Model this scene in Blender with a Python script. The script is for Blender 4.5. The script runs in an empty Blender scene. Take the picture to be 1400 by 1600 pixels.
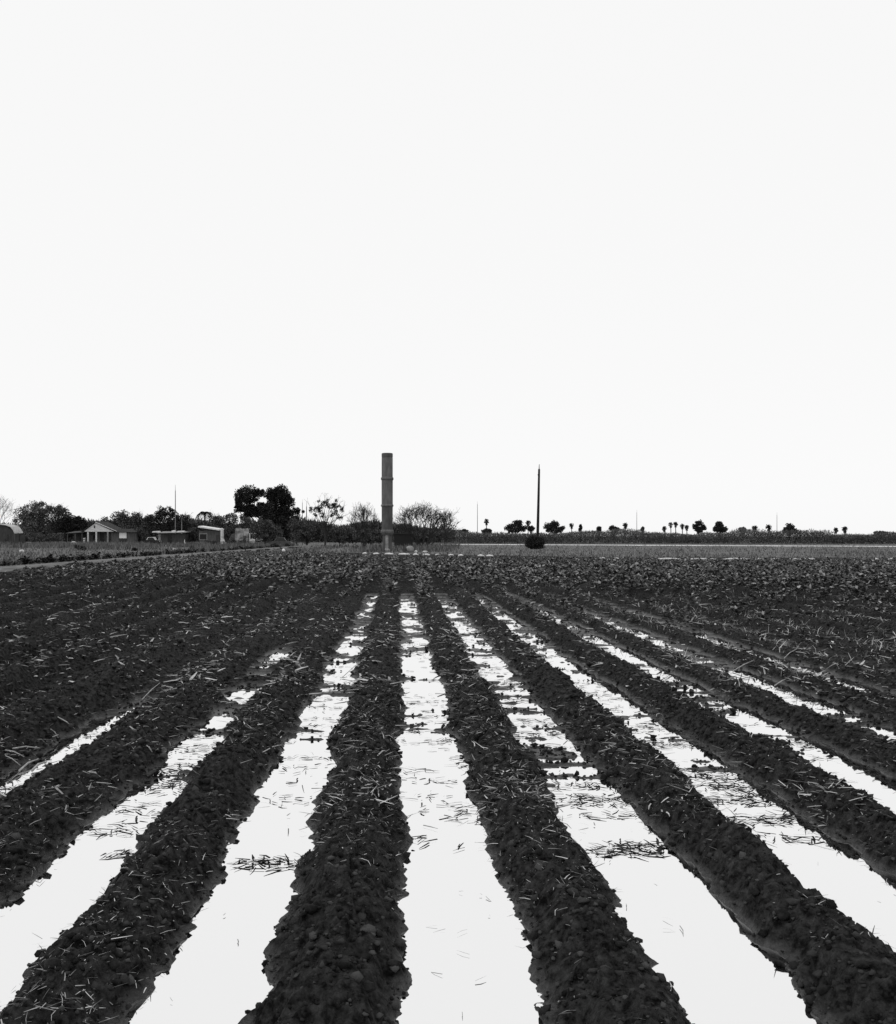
import bpy, math, random
import numpy as np
from mathutils import Vector

random.seed(7)
rng = np.random.default_rng(11)
sc = bpy.context.scene
C = sc.collection

# ------------------------------------------------------------------ camera
F = 1351.0            # focal length in photo pixels (photo is 1400 wide)
VX, HY, CAMZ = 622.0, 838.0, 1.7
cam_d = bpy.data.cameras.new('camera')
cam = bpy.data.objects.new('camera', cam_d); C.objects.link(cam); sc.camera = cam
cam.location = (0, 0, CAMZ); cam.rotation_euler = (math.radians(90), 0, 0)
cam_d.sensor_fit = 'HORIZONTAL'; cam_d.sensor_width = 36.0
cam_d.lens = 36.0 * F / 1400.0
cam_d.shift_x = (700 - VX) / 1400.0
cam_d.shift_y = (HY - 800) / 1400.0
cam_d.clip_start = 0.05; cam_d.clip_end = 9000

# ------------------------------------------------------------------ overcast sky
SUN_EL, SUN_AZ = math.radians(52), math.radians(-125)
w = bpy.data.worlds.new('World'); sc.world = w; w.use_nodes = True
nt = w.node_tree; nt.nodes.clear()
sky = nt.nodes.new('ShaderNodeTexSky'); sky.sky_type = 'NISHITA'; sky.sun_disc = False
sky.sun_elevation = SUN_EL; sky.sun_rotation = SUN_AZ
bw = nt.nodes.new('ShaderNodeRGBToBW')
mx = nt.nodes.new('ShaderNodeMix'); mx.data_type = 'RGBA'; mx.inputs['Factor'].default_value = 0.94
mx.inputs['B'].default_value = (9.85, 9.85, 9.85, 1)      # the even white cloud deck
bg = nt.nodes.new('ShaderNodeBackground'); bg.inputs['Strength'].default_value = 0.1
out = nt.nodes.new('ShaderNodeOutputWorld')
nt.links.new(sky.outputs[0], bw.inputs[0]); nt.links.new(bw.outputs[0], mx.inputs['A'])
nt.links.new(mx.outputs['Result'], bg.inputs['Color']); nt.links.new(bg.outputs[0], out.inputs[0])
sd = bpy.data.lights.new('sun', 'SUN'); sd.energy = 0.7; sd.angle = math.radians(14); sd.color = (1, 1, 1)
so = bpy.data.objects.new('sun', sd); C.objects.link(so)
dv = Vector((math.sin(SUN_AZ) * math.cos(SUN_EL), math.cos(SUN_AZ) * math.cos(SUN_EL), math.sin(SUN_EL)))
so.rotation_euler = dv.to_track_quat('Z', 'Y').to_euler()
sc.view_settings.view_transform = 'Standard'; sc.view_settings.look = 'None'
sc.view_settings.exposure = 0.0; sc.view_settings.gamma = 1.0
sc.render.engine = 'CYCLES'
sc.cycles.max_bounces = 5

# ------------------------------------------------------------------ helpers
def P(px, py, Y):
    return ((px - VX) * Y / F, Y, CAMZ - (py - HY) * Y / F)
def GX(px, Y): return (px - VX) * Y / F
def GZ(py, Y): return CAMZ - (py - HY) * Y / F

def tag(o, label=None, cat=None, group=None, kind=None):
    if label: o['label'] = label
    if cat: o['category'] = cat
    if group: o['group'] = group
    if kind: o['kind'] = kind
    return o
def empty(name, loc, label, cat, group=None):
    o = bpy.data.objects.new(name, None); C.objects.link(o); o.location = loc
    return tag(o, label, cat, group)
def np_mesh(name, V, Fq, mat, smooth=False):
    """V (n,3), Fq (m,k) with k = 3 or 4"""
    me = bpy.data.meshes.new(name)
    V = np.ascontiguousarray(V, np.float32); Fq = np.ascontiguousarray(Fq, np.int32)
    m, k = Fq.shape
    me.vertices.add(len(V)); me.vertices.foreach_set('co', V.ravel())
    me.loops.add(m * k); me.loops.foreach_set('vertex_index', Fq.ravel())
    me.polygons.add(m); me.polygons.foreach_set('loop_start', np.arange(m, dtype=np.int32) * k)
    me.polygons.foreach_set('loop_total', np.full(m, k, np.int32))
    if smooth: me.polygons.foreach_set('use_smooth', np.ones(m, bool))
    me.update(calc_edges=True); me.materials.append(mat)
    return me
def link(name, me, parent=None, loc=None):
    o = bpy.data.objects.new(name, me); C.objects.link(o)
    if parent: o.parent = parent
    if loc is not None: o.location = loc
    return o

class MB:
    def __init__(s): s.v = []; s.f = []
    def box(s, x0, x1, y0, y1, z0, z1):
        b = len(s.v)
        s.v += [(x0,y0,z0),(x1,y0,z0),(x1,y1,z0),(x0,y1,z0),(x0,y0,z1),(x1,y0,z1),(x1,y1,z1),(x0,y1,z1)]
        s.f += [tuple(b+i for i in q) for q in ((3,2,1,0),(4,5,6,7),(0,1,5,4),(1,2,6,5),(2,3,7,6),(3,0,4,7))]; return s
    def hull8(s, pts):     # bottom 4 then top 4
        b = len(s.v); s.v += [tuple(p) for p in pts]
        s.f += [tuple(b+i for i in q) for q in ((3,2,1,0),(4,5,6,7),(0,1,5,4),(1,2,6,5),(2,3,7,6),(3,0,4,7))]; return s
    def prism(s, prof, y0, y1):   # outline in x,z pushed along y
        b = len(s.v); n = len(prof)
        s.v += [(x, y0, z) for x, z in prof] + [(x, y1, z) for x, z in prof]
        s.f.append(tuple(b+i for i in range(n))); s.f.append(tuple(b+n+i for i in reversed(range(n))))
        for i in range(n): j = (i+1) % n; s.f.append((b+i, b+n+i, b+n+j, b+j))
        return s
    def prismx(s, prof, x0, x1):  # outline in y,z pushed along x
        b = len(s.v); n = len(prof)
        s.v += [(x0, y, z) for y, z in prof] + [(x1, y, z) for y, z in prof]
        s.f.append(tuple(b+i for i in range(n))); s.f.append(tuple(b+n+i for i in reversed(range(n))))
        for i in range(n): j = (i+1) % n; s.f.append((b+i, b+n+i, b+n+j, b+j))
        return s
    def lathe(s, prof, n=24, cx=0, cy=0, cap=True):
        b = len(s.v); m = len(prof)
        for r, z in prof:
            for i in range(n):
                a = 2*math.pi*i/n; s.v.append((cx+r*math.cos(a), cy+r*math.sin(a), z))
        for k in range(m-1):
            for i in range(n):
                j = (i+1) % n; s.f.append((b+k*n+i, b+k*n+j, b+(k+1)*n+j, b+(k+1)*n+i))
        if cap:
            s.f.append(tuple(b+(m-1)*n+i for i in range(n))); s.f.append(tuple(b+i for i in reversed(range(n))))
        return s
    def tube(s, pts, rad, n=3, cap=False):
        b = len(s.v); m = len(pts)
        for k in range(m):
            p = Vector(pts[k]); d = Vector(pts[min(k+1, m-1)]) - Vector(pts[max(k-1, 0)])
            if d.length < 1e-6: d = Vector((0,0,1))
            d.normalize(); u = d.orthogonal().normalized(); v = d.cross(u)
            for i in range(n):
                a = 2*math.pi*i/n; q = p + (u*math.cos(a)+v*math.sin(a))*rad[k]; s.v.append(tuple(q))
        for k in range(m-1):
            for i in range(n):
                j = (i+1) % n; s.f.append((b+k*n+i, b+k*n+j, b+(k+1)*n+j, b+(k+1)*n+i))
        if cap: s.f.append(tuple(b+(m-1)*n+i for i in range(n))); s.f.append(tuple(b+i for i in reversed(range(n))))
        return s
    def quad(s, p, d, n, l, wd):     # a leaf: bent diamond
        b = len(s.v); p = Vector(p); sd_ = d.cross(n); sd_.normalize()
        s.v += [tuple(p), tuple(p+d*l*.5+sd_*wd*.5), tuple(p+d*l-n*l*.12), tuple(p+d*l*.5-sd_*wd*.5)]
        s.f.append((b, b+1, b+2, b+3)); return s
    def mesh(s, name, mat, smooth=False):
        me = bpy.data.meshes.new(name); me.from_pydata(s.v, [], s.f); me.update(); me.materials.append(mat)
        if smooth: me.polygons.foreach_set('use_smooth', [True]*len(me.polygons))
        return me
    def build(s, name, mat, parent=None, smooth=False, loc=None):
        return link(name, s.mesh(name, mat, smooth), parent, loc)

# ------------------------------------------------------------------ materials (black and white film: all neutral)
def material(name, lo, hi, scale=4.0, rough=0.9, spec=0.2, bump=0.0, bscale=None, island=False, p=(0.35, 0.65), detail=6, power=1.0, stretch=(1,1,1), metal=0.0):
    m = bpy.data.materials.new(name); m.use_nodes = True
    t = m.node_tree; b = t.nodes['Principled BSDF']
    b.inputs['Roughness'].default_value = rough
    b.inputs['Specular IOR Level'].default_value = spec
    b.inputs['Metallic'].default_value = metal
    geo = t.nodes.new('ShaderNodeNewGeometry')
    tc = t.nodes.new('ShaderNodeTexCoord')
    mp = t.nodes.new('ShaderNodeMapping'); mp.inputs['Scale'].default_value = stretch
    t.links.new(tc.outputs['Object'], mp.inputs[0])
    nz = t.nodes.new('ShaderNodeTexNoise'); nz.inputs['Scale'].default_value = scale; nz.inputs['Detail'].default_value = detail
    nz.inputs['Roughness'].default_value = 0.65
    t.links.new(mp.outputs[0], nz.inputs['Vector'])
    mr = t.nodes.new('ShaderNodeMapRange'); mr.inputs['From Min'].default_value = p[0]; mr.inputs['From Max'].default_value = p[1]
    mr.inputs['To Min'].default_value = 0; mr.inputs['To Max'].default_value = 1
    t.links.new(nz.outputs[0], mr.inputs['Value'])
    src = mr.outputs[0]
    if island:
        pw = t.nodes.new('ShaderNodeMath'); pw.operation = 'POWER'; pw.inputs[1].default_value = power
        t.links.new(geo.outputs['Random Per Island'], pw.inputs[0])
        if power != 1 or island == 'only': src = pw.outputs[0]
        mm = t.nodes.new('ShaderNodeMath'); mm.operation = 'MULTIPLY_ADD'; mm.inputs[1].default_value = 0.3
        sc_ = t.nodes.new('ShaderNodeMath'); sc_.operation = 'MULTIPLY'; sc_.inputs[1].default_value = 0.8
        t.links.new(pw.outputs[0], sc_.inputs[0]); t.links.new(mr.outputs[0], mm.inputs[0]); t.links.new(sc_.outputs[0], mm.inputs[2])
        src = mm.outputs[0]
    cr = t.nodes.new('ShaderNodeMapRange'); cr.inputs['To Min'].default_value = lo; cr.inputs['To Max'].default_value = hi
    t.links.new(src, cr.inputs['Value'])
    t.links.new(cr.outputs[0], b.inputs['Base Color'])
    if bump:
        bn = t.nodes.new('ShaderNodeTexNoise'); bn.inputs['Scale'].default_value = bscale or scale*4; bn.inputs['Detail'].default_value = 8
        t.links.new(mp.outputs[0], bn.inputs['Vector'])
        bp = t.nodes.new('ShaderNodeBump'); bp.inputs['Strength'].default_value = 0.8; bp.inputs['Distance'].default_value = bump
        t.links.new(bn.outputs[0], bp.inputs['Height']); t.links.new(bp.outputs[0], b.inputs['Normal'])
    return m
M = dict(
    soil=material('wet_soil', 0.002, 0.045, 22, 0.95, 0.10, 0.02, 60, p=(.38,.72)),
    clod=material('clod_soil', 0.003, 0.062, 20, 0.95, 0.12, 0.006, 120, island=True, power=2.5),
    straw=material('straw', 0.010, 0.58, 30, 0.8, 0.2, island=True, power=2.6),
    stalk=material('dry_stalk', 0.25, 0.45, 30, 0.75, 0.2),
    crop=material('crop_leaf', 0.003, 0.34, 30, 0.8, 0.10, island=True, power=4.2),
    grass=material('grass_blade', 0.03, 0.19, 3, 0.9, 0.1, island=True),
    ground=material('grass_ground', 0.085, 0.15, 0.25, 0.95, 0.1, 0.05, 3),
    track=material('pale_dirt', 0.07, 0.2, 1.3, 0.95, 0.1, 0.02, 8),
    road=material('pale_road', 0.42, 0.66, 0.12, 0.95, 0.1, 0.02, 3),
    evergreen=material('evergreen_leaf', 0.008, 0.035, 1.2, 0.75, 0.15, island=True),
    shrub=material('shrub_leaf', 0.03, 0.12, 0.8, 0.9, 0.1, island=True),
    greyleaf=material('grey_leaf', 0.045, 0.14, 0.8, 0.9, 0.1, island=True),
    twig=material('twig_bark', 0.02, 0.05, 3, 0.9, 0.1),
    dtwig=material('dark_bark', 0.02, 0.045, 3, 0.9, 0.1),
    belt=material('belt_brush', 0.06, 0.14, 0.12, 0.9, 0.1, p=(.3,.7)),  # brush tone slightly lightened, with distance haze put into the colour
    far=material('far_leaf', 0.02, 0.05, 0.8, 0.9, 0.1, island=True),  # leaf albedo lifted a little to imitate haze on far crowns
    concrete=material('weathered_concrete', 0.08, 0.16, 1.6, 0.9, 0.15, 0.01, 12, stretch=(1,1,.35)),
    concrete_d=material('dark_weathered_concrete', 0.055, 0.11, 1.6, 0.9, 0.15, 0.01, 12, stretch=(1,1,.35)),
    concrete_l=material('pale_concrete', 0.15, 0.30, 3, 0.9, 0.15, 0.01, 16),
    pole=material('creosote_wood', 0.012, 0.03, 4, 0.85, 0.15, 0.01, 20, stretch=(1,1,.1)),
    mast=material('grey_metal_mast', 0.12, 0.2, 4, 0.6, 0.3),
    white=material('chalky_white_paint', 0.55, 0.8, 2, 0.7, 0.3),
    board=material('faded_white_board', 0.42, 0.68, 3, 0.85, 0.2, 0.01, 12, stretch=(.3,1,3)),
    wall=material('grey_board_wall', 0.05, 0.12, 2.5, 0.9, 0.15, 0.02, 10, stretch=(3,1,.3)),
    dwall=material('dark_board_wall', 0.03, 0.07, 2.5, 0.9, 0.15, 0.02, 10, stretch=(3,1,.3)),
    roof=material('dark_shingle', 0.02, 0.045, 6, 0.9, 0.15, 0.02, 16),
    tin=material('pale_tin_roof', 0.25, 0.5, 1.5, 0.6, 0.3, stretch=(4,1,1)),
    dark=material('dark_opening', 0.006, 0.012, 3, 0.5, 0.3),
    glass=material('dark_glass', 0.01, 0.02, 3, 0.1, 0.5),
    curtain=material('pale_curtain', 0.6, 0.8, 6, 0.8, 0.2, stretch=(4,1,.5)),
    mottle=material('mottled_plaster', 0.10, 0.42, 1.1, 0.9, 0.15, p=(.4,.62)),
    car=material('dull_car_paint', 0.03, 0.06, 3, 0.4, 0.4),
    rubber=material('rubber', 0.01, 0.02, 3, 0.8, 0.2),
)
t_ = M['soil'].node_tree; tcw = t_.nodes.new('ShaderNodeTexCoord'); sx_ = t_.nodes.new('ShaderNodeSeparateXYZ'); t_.links.new(tcw.outputs['Object'], sx_.inputs[0])
for sock, lo_, hi_ in (('Roughness', .42, .95), ('Specular IOR Level', .5, .10)):
    q_ = t_.nodes.new('ShaderNodeMapRange'); q_.inputs['From Min'].default_value = .008; q_.inputs['From Max'].default_value = .045
    q_.inputs['To Min'].default_value = lo_; q_.inputs['To Max'].default_value = hi_
    t_.links.new(sx_.outputs['Z'], q_.inputs['Value']); t_.links.new(q_.outputs[0], t_.nodes['Principled BSDF'].inputs[sock])
# muddy flood water: opaque, smooth, reflects the cloud deck almost fully on this film
wm = bpy.data.materials.new('flood_water'); wm.use_nodes = True
b = wm.node_tree.nodes['Principled BSDF']
b.inputs['Base Color'].default_value = (0.90, 0.90, 0.90, 1); b.inputs['Metallic'].default_value = 1.0
b.inputs['Roughness'].default_value = 0.03
tcn = wm.node_tree.nodes.new('ShaderNodeTexCoord')
nz = wm.node_tree.nodes.new('ShaderNodeTexNoise'); nz.inputs['Scale'].default_value = 3; nz.inputs['Detail'].default_value = 3
bp = wm.node_tree.nodes.new('ShaderNodeBump'); bp.inputs['Strength'].default_value = 0.15; bp.inputs['Distance'].default_value = 0.004
wm.node_tree.links.new(tcn.outputs['Object'], nz.inputs['Vector'])
wm.node_tree.links.new(nz.outputs[0], bp.inputs['Height']); wm.node_tree.links.new(bp.outputs[0], b.inputs['Normal'])
M['water'] = wm

# ------------------------------------------------------------------ noise
def hsh(ix, iy, seed):
    h = (ix.astype(np.int64) * 374761393 + iy.astype(np.int64) * 668265263 + seed * 974711) & 0xffffffff
    h = ((h ^ (h >> 13)) * 1274126177) & 0xffffffff
    h = ((h ^ (h >> 16)) * 2246822519) & 0xffffffff
    return ((h ^ (h >> 15)) & 0xffffff).astype(np.float64) / 0xffffff
def vn(x, y, seed=0):
    x = np.asarray(x, float); y = np.asarray(y, float)
    ix = np.floor(x); iy = np.floor(y); fx = x-ix; fy = y-iy
    fx = fx*fx*(3-2*fx); fy = fy*fy*(3-2*fy)
    a = hsh(ix, iy, seed); b_ = hsh(ix+1, iy, seed); c = hsh(ix, iy+1, seed); d = hsh(ix+1, iy+1, seed)
    return a*(1-fx)*(1-fy) + b_*fx*(1-fy) + c*(1-fx)*fy + d*fx*fy
def rot(x, y, a): return x*math.cos(a)-y*math.sin(a), x*math.sin(a)+y*math.cos(a)
def sstep(a, b_, t):
    t = np.clip((t-a)/(b_-a), 0, 1); return t*t*(3-2*t)

# ------------------------------------------------------------------ field shape
SP, X0 = 0.975, 0.262
def track_c(Y): return -17.2 + 0.042*(Y-38)
def edge_l(Y): return track_c(Y) + 1.6
def y_end(X): return np.maximum(65.0 - 0.9*(np.asarray(X, float)+1), 50.6)
def bed_level(k, Y, X):
    """bottom of furrow k, relative to the water surface"""
    n = vn(Y*0.45 + k*7.3, k*3.1, 5) - 0.5
    nf = vn(Y*1.6 + k*3.3, k*1.7, 6) - 0.5
    base = -0.05 + 0.022*sstep(7, 26, Y)
    base = np.where(Y > 25.5, 0.05, base)
    lv = base + 0.012*n + 0.010*nf
    # furrow on the left of the three wet ones dries out beyond seven metres
    l2 = -0.055 + 0.062*sstep(7.4, 8.4, Y) - 0.03*np.exp(-((Y-9.2)/0.55)**2) - 0.05*np.exp(-((Y-11.8)/0.9)**2) + 0.04*sstep(12, 14, Y)
    lv = np.where(k == -2, l2 + 0.02*nf, lv)
    l3 = -0.055 + 0.10*sstep(8.6, 9.8, Y) + 0.04*sstep(6.0, 5.4, Y)
    lv = np.where(k == -3, l3 + 0.016*nf, lv)
    lv = np.where(k <= -4, 0.07 + 0.03*n, lv)
    lv = np.where(k == 4, -0.035 + 0.03*sstep(12, 22, Y) + 0.03*n, lv)
    lv = np.where(k == 5, -0.03 + 0.03*sstep(12, 22, Y) + 0.04*n, lv)
    lv = np.where(k == 6, 0.01 + 0.04*n, lv)
    lv = np.where(k >= 7, 0.06 + 0.03*n, lv)
    return lv
def height(X, Y):
    X = np.asarray(X, float); Y = np.asarray(Y, float)
    wob = 0.07*(vn(Y*0.8, X*0.35, 1)-0.5) + 0.05*(vn(Y*3.0, X*2.1, 2)-0.5) + 0.05*(vn(Y*9, X*6, 3)-0.5) - 0.10*np.exp(-((X+1.7)/.45)**2)*sstep(9, 6, Y)
    p = (X + wob - X0)/SP
    k = np.round(p); t = np.abs(p-k)*2
    bed = bed_level(k, Y, X)
    tw = 0.32 + 0.08*(vn(Y*1.1 + k*5, k*9.1, 4)-0.5) - 0.22*(k == -3) - 0.12*(k == -2) - 0.08*(k == -1) + 0.04*(k == 2) + 0.10*(k >= 3)*(Y < 24)
    H = 0.155 + 0.04*(vn(Y*0.5, k*4+X*0.4, 8)-0.5) + 0.13*sstep(-2.2, -4.2, X) - 0.04*sstep(2.6, 3.6, X)*sstep(26, 18, Y) + 0.09*sstep(5.6, 7.5, X)*sstep(9, 14, Y) + 0.09*sstep(17, 27, Y)
    s = sstep(tw, 0.92, t)
    h = bed + (H-bed)*s
    # mud bars lying across the furrow bed
    lowf = vn(Y*1.15 + k*11, k*5.7, 21)
    bn = vn(X*2.6 + k*3, Y*9.5, 22)*0.6 + vn(X*9, Y*22, 23)*0.4
    bf = vn(X*2.0 + k*3, Y*4.2, 25)*0.5 + vn(X*6, Y*8, 26)*0.5
    fw = sstep(8, 14, Y)
    bars = np.minimum(np.clip(bn*(1-fw) + bf*fw - 0.50, 0, 1), 0.115-0.008*fw)
    h = h + (1-s)*bars*(0.50*(1-fw)*sstep(0.30, 0.55, lowf) + 0.50*fw)*sstep(5.0, 6.4, Y)
    # clods
    ridge = 0.22 + 0.78*sstep(tw-0.05, tw+0.3, t)
    x1, y1 = rot(X, Y, 0.6); x2, y2 = rot(X, Y, 1.3); x3, y3 = rot(X, Y, 2.2)
    n1 = vn(x1*4.5, y1*4.5, 31)-0.5
    n2 = np.abs(vn(x2*11, y2*11, 32)-0.5)*2
    n3 = np.abs(vn(x3*24, y3*24, 33)-0.5)*2
    n4 = vn(x1*60, y1*60, 34)-0.5
    h = h + ridge*(1-.3*sstep(2.8, 3.6, X))*(0.055*n1 + 0.058*(0.5-n2) + 0.028*(0.5-n3) + 0.012*n4)
    # the raised head ditch at the far end and the bank down the left side
    ye = y_end(X); dd = Y-ye
    dit = 0.27 + 0.05*(vn(X*2, Y*1.5, 52)-0.5)
    q = sstep(-1.8, -0.2, dd); h = h*(1-q) + dit*q
    q = sstep(5.0, 6.0, dd); h = h*(1-q) + 0.30*q
    h = np.where(dd > 6.2, h - 0.6*sstep(6.2, 8.2, dd), h)
    el = X-edge_l(Y)
    bank = 0.30 + 0.05*(vn(Y*2, X*2, 61)-0.5)
    q = sstep(1.5, 0.5, el)
    h = h*(1-q) + bank*q
    h = np.where(el < 0.1, h - 0.5*sstep(0.1, -0.5, el), h)
    return h

# fan shaped grid: finer near the place one stands
ys = [-3.0]
while ys[-1] < 88:
    y = ys[-1]
    ys.append(y + (0.25 if y < 1.4 else min(0.13, max(0.010, y*y/1250))))
ys = np.array(ys); us = np.linspace(-0.76, 0.84, 1150)
wd = np.maximum(ys, 0) + 2.6
XX = us[None, :]*wd[:, None]; YY = np.repeat(ys[:, None], len(us), 1)
ZZ = height(XX, YY)
n_r, n_c = XX.shape
idx = np.arange(n_r*n_c).reshape(n_r, n_c)
Q = np.stack([idx[:-1, :-1], idx[:-1, 1:], idx[1:, 1:], idx[1:, :-1]], -1).reshape(-1, 4)
xc = XX[:-1, :-1].ravel(); yc = YY[:-1, :-1].ravel()
keep = (xc > edge_l(yc)-0.5) & (yc < y_end(xc)+8.0)
Q = Q[keep]
used = np.zeros(n_r*n_c, bool); used[Q.ravel()] = True
remap = np.cumsum(used)-1
V = np.stack([XX.ravel(), YY.ravel(), ZZ.ravel()], 1)[used]
tag(link('ploughed_field', np_mesh('ploughed_field', V, remap[Q], M['soil'], True)), kind='structure')
print('field verts', len(V))

# flood water sheet in the furrows
def sheet(name, pts, z, mat, kind='structure'):
    me = bpy.data.meshes.new(name); me.from_pydata([(x, y, z) for x, y in pts], [], [tuple(range(len(pts)))]); me.update()
    me.materials.append(mat); return tag(link(name, me), kind=kind)
sheet('water', [(-7, -4), (12, -4), (12, 30), (-7, 30)], 0.0, M['water'])
# ground: a ring round the field, and bare subsoil under it
fp = [(edge_l(-6), -6), (edge_l(78), y_end(edge_l(78))+7), (15, 57.8), (90, 57.8), (90, -6)]
big = [(-6000, -3000), (-6000, 8000), (6000, 8000), (6000, -3000)]
gv = [(float(x), float(y), 0.06) for x, y in fp] + [(x, y, 0.06) for x, y in big]
me = bpy.data.meshes.new('ground'); me.from_pydata(gv, [], [(1,0,5,6),(2,1,6),(3,2,6,7),(4,3,7,8),(0,4,8,5)]); me.update(); me.materials.append(M['ground'])
tag(link('grass_ground', me), kind='structure')
sheet('soil', [(-60, -3000), (120, -3000), (120, 57), (15, 57), (-60, 77)], -0.22, M['soil'])
# the dirt track down the left side
def ribbon(name, c0, c1, w0, z, mat, n=60, rough=0.35):
    v = []; f = []
    for i in range(n+1):
        t = i/n; x = c0[0]*(1-t)+c1[0]*t; y = c0[1]*(1-t)+c1[1]*t
        dx, dy = c1[0]-c0[0], c1[1]-c0[1]; L = math.hypot(dx, dy); nx, ny = -dy/L, dx/L
        a = w0 + random.uniform(-rough, rough); b2 = w0 + random.uniform(-rough, rough)
        v += [(x+nx*a, y+ny*a, z), (x+nx*a*.5, y+ny*a*.5, z+.03), (x-nx*b2*.5, y-ny*b2*.5, z+.03), (x-nx*b2, y-ny*b2, z)]
        if i: 
            k = 4*i
            for j in range(3): f.append((k-4+j, k-3+j, k+1+j, k+j))
    me = bpy.data.meshes.new(name); me.from_pydata(v, [], f); me.update(); me.materials.append(mat)
    return tag(link(name, me), kind='structure')
v = []; f = []
for i in range(121):      # raised track with grassy shoulder slopes
    y = 2 + i*1.25; c = track_c(y); j = [random.uniform(-.2, .2) for _ in range(2)]
    v += [(c-3.9, y, -.02), (c-1.3+j[0], y, .30), (c-.7, y, .345), (c, y, .36), (c+.8, y, .345), (c+1.3+j[1], y, .31), (c+2.3, y, .1)]
    if i: f += [(7*i-7+q, 7*i-6+q, 7*i+1+q, 7*i+q) for q in range(6)]
me = bpy.data.meshes.new('dirt_track'); me.from_pydata(v, [], f); me.update(); me.materials.append(M['track']); me.materials.append(M['ground'])
for p_ in me.polygons: p_.material_index = 1 if p_.index % 6 in (0, 5) else 0
tag(link('dirt_track', me), kind='structure')
ribbon('pale_road', (GX(700, 176), 176), (150, 104), 6.5, 0.075, M['road'], 80, 1.0)

# ------------------------------------------------------------------ scattered litter, clods, crop and grass (vectorised)
def screen_pts(n, y0, y1, u0, u1, pw=1.0):
    """random ground points, density falling with distance"""
    t = rng.random(n)
    if pw == 1.0: Y = y0*(y1/y0)**t
    else: Y = (y0**(1-pw) + t*(y1**(1-pw)-y0**(1-pw)))**(1/(1-pw))
    u = u0 + (u1-u0)*rng.random(n)
    return u*(Y+0.6), Y
def strips(X, Y, Z, L, W, yaw, pitch, bend, lift=0.0):
    """bent three-point blades, 6 verts and 2 quads each"""
    n = len(X)
    d = np.stack([np.cos(yaw)*np.cos(pitch), np.sin(yaw)*np.cos(pitch), np.sin(pitch)], 1)
    s = np.stack([-np.sin(yaw), np.cos(yaw), rng.uniform(-.5, .5, n)], 1); s /= np.linalg.norm(s, axis=1)[:, None]
    p0 = np.stack([X, Y, Z+lift], 1)
    side = np.cross(d, np.array([0, 0, 1.0]))
    p1 = p0 + d*(L*.5)[:, None] + side*(bend*L*.5)[:, None]
    up = np.array([0, 0, 1.0])[None, :]
    p2 = p0 + d*(L)[:, None] - up*(np.abs(bend)*L*.5)[:, None]
    w = (W*.5)[:, None]*s
    Vv = np.stack([p0-w, p0+w, p1-w, p1+w, p2-w*.35, p2+w*.35], 1).reshape(-1, 3)
    b_ = np.arange(n)[:, None]*6
    Fq = np.concatenate([b_+np.array([[0, 1, 3, 2]]), b_+np.array([[2, 3, 5, 4]])], 0)
    return Vv, Fq
def joinv(parts):
    Vs, Fs, o = [], [], 0
    for v, f in parts: Vs.append(v); Fs.append(f+o); o += len(v)
    return np.concatenate(Vs), np.concatenate(Fs)

# straw and chopped stalks
def ridge_t(X):
    p = (X-X0)/SP; return np.abs(p-np.round(p))*2
parts = []
for (n, y0, y1, u0, u1, l0, l1, w0, w1) in ((34000, 2.2, 10, -0.62, 0.72, .010, .09, .0012, .0045), (66000, 5, 34, -0.6, 0.72, .02, .14, .003, .010), (52000, 9, 60, -0.6, 0.72, .05, .24, .010, .030)):
    X, Y = screen_pts(n, y0, y1, u0, u1, 1.0)
    t = ridge_t(X)
    Z = height(X, Y)
    patch = vn(X*1.3, Y*0.7, 77)*0.5 + vn(X*4, Y*2, 78)*0.5
    ok = ((Z > 0.02) | (rng.random(n) < 0.03)) & (patch > rng.uniform(0.3, 0.70, n)) & ((t > .42) | (Y < 9) | (rng.random(n) < .35))
    X, Y, Z = X[ok], Y[ok], np.maximum(Z[ok], 0.002); m = len(X)
    parts.append(strips(X, Y, Z, rng.uniform(l0, l1, m)*rng.uniform(.5, 1, m), rng.uniform(w0, w1, m), rng.uniform(0, 6.283, m), rng.uniform(-.15, .35, m), rng.normal(0, .12, m), 0.006))
v, f = joinv(parts)
tag(link('straw_litter', np_mesh('straw_litter', v, f, M['straw'])), 'pale chopped straw and dead leaves littering the wet furrow ridges', 'straw', kind='stuff')

# upright dead grass and stubble on the ridges of the right hand rows
X, Y = screen_pts(26000, 9, 34, 0.05, 0.72, 1.0)
ok = (vn(X*2, Y*.8, 91) > rng.uniform(0.2, 0.8, len(X))) & (X/Y > 0.12 + 0.22*sstep(20, 9, Y)) & (height(X, Y) > 0.05)
X, Y = X[ok], Y[ok]; m = len(X)
v, f = strips(X, Y, height(X, Y), rng.uniform(.05, .17, m), rng.uniform(.006, .012, m), rng.uniform(0, 6.283, m), rng.uniform(.1, 1.2, m), rng.uniform(-.5, .5, m))
tag(link('dead_grass', np_mesh('dead_grass', v, f, M['straw'])), 'pale dead grass and stubble standing on the right hand ridges', 'stubble', kind='stuff')

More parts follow.
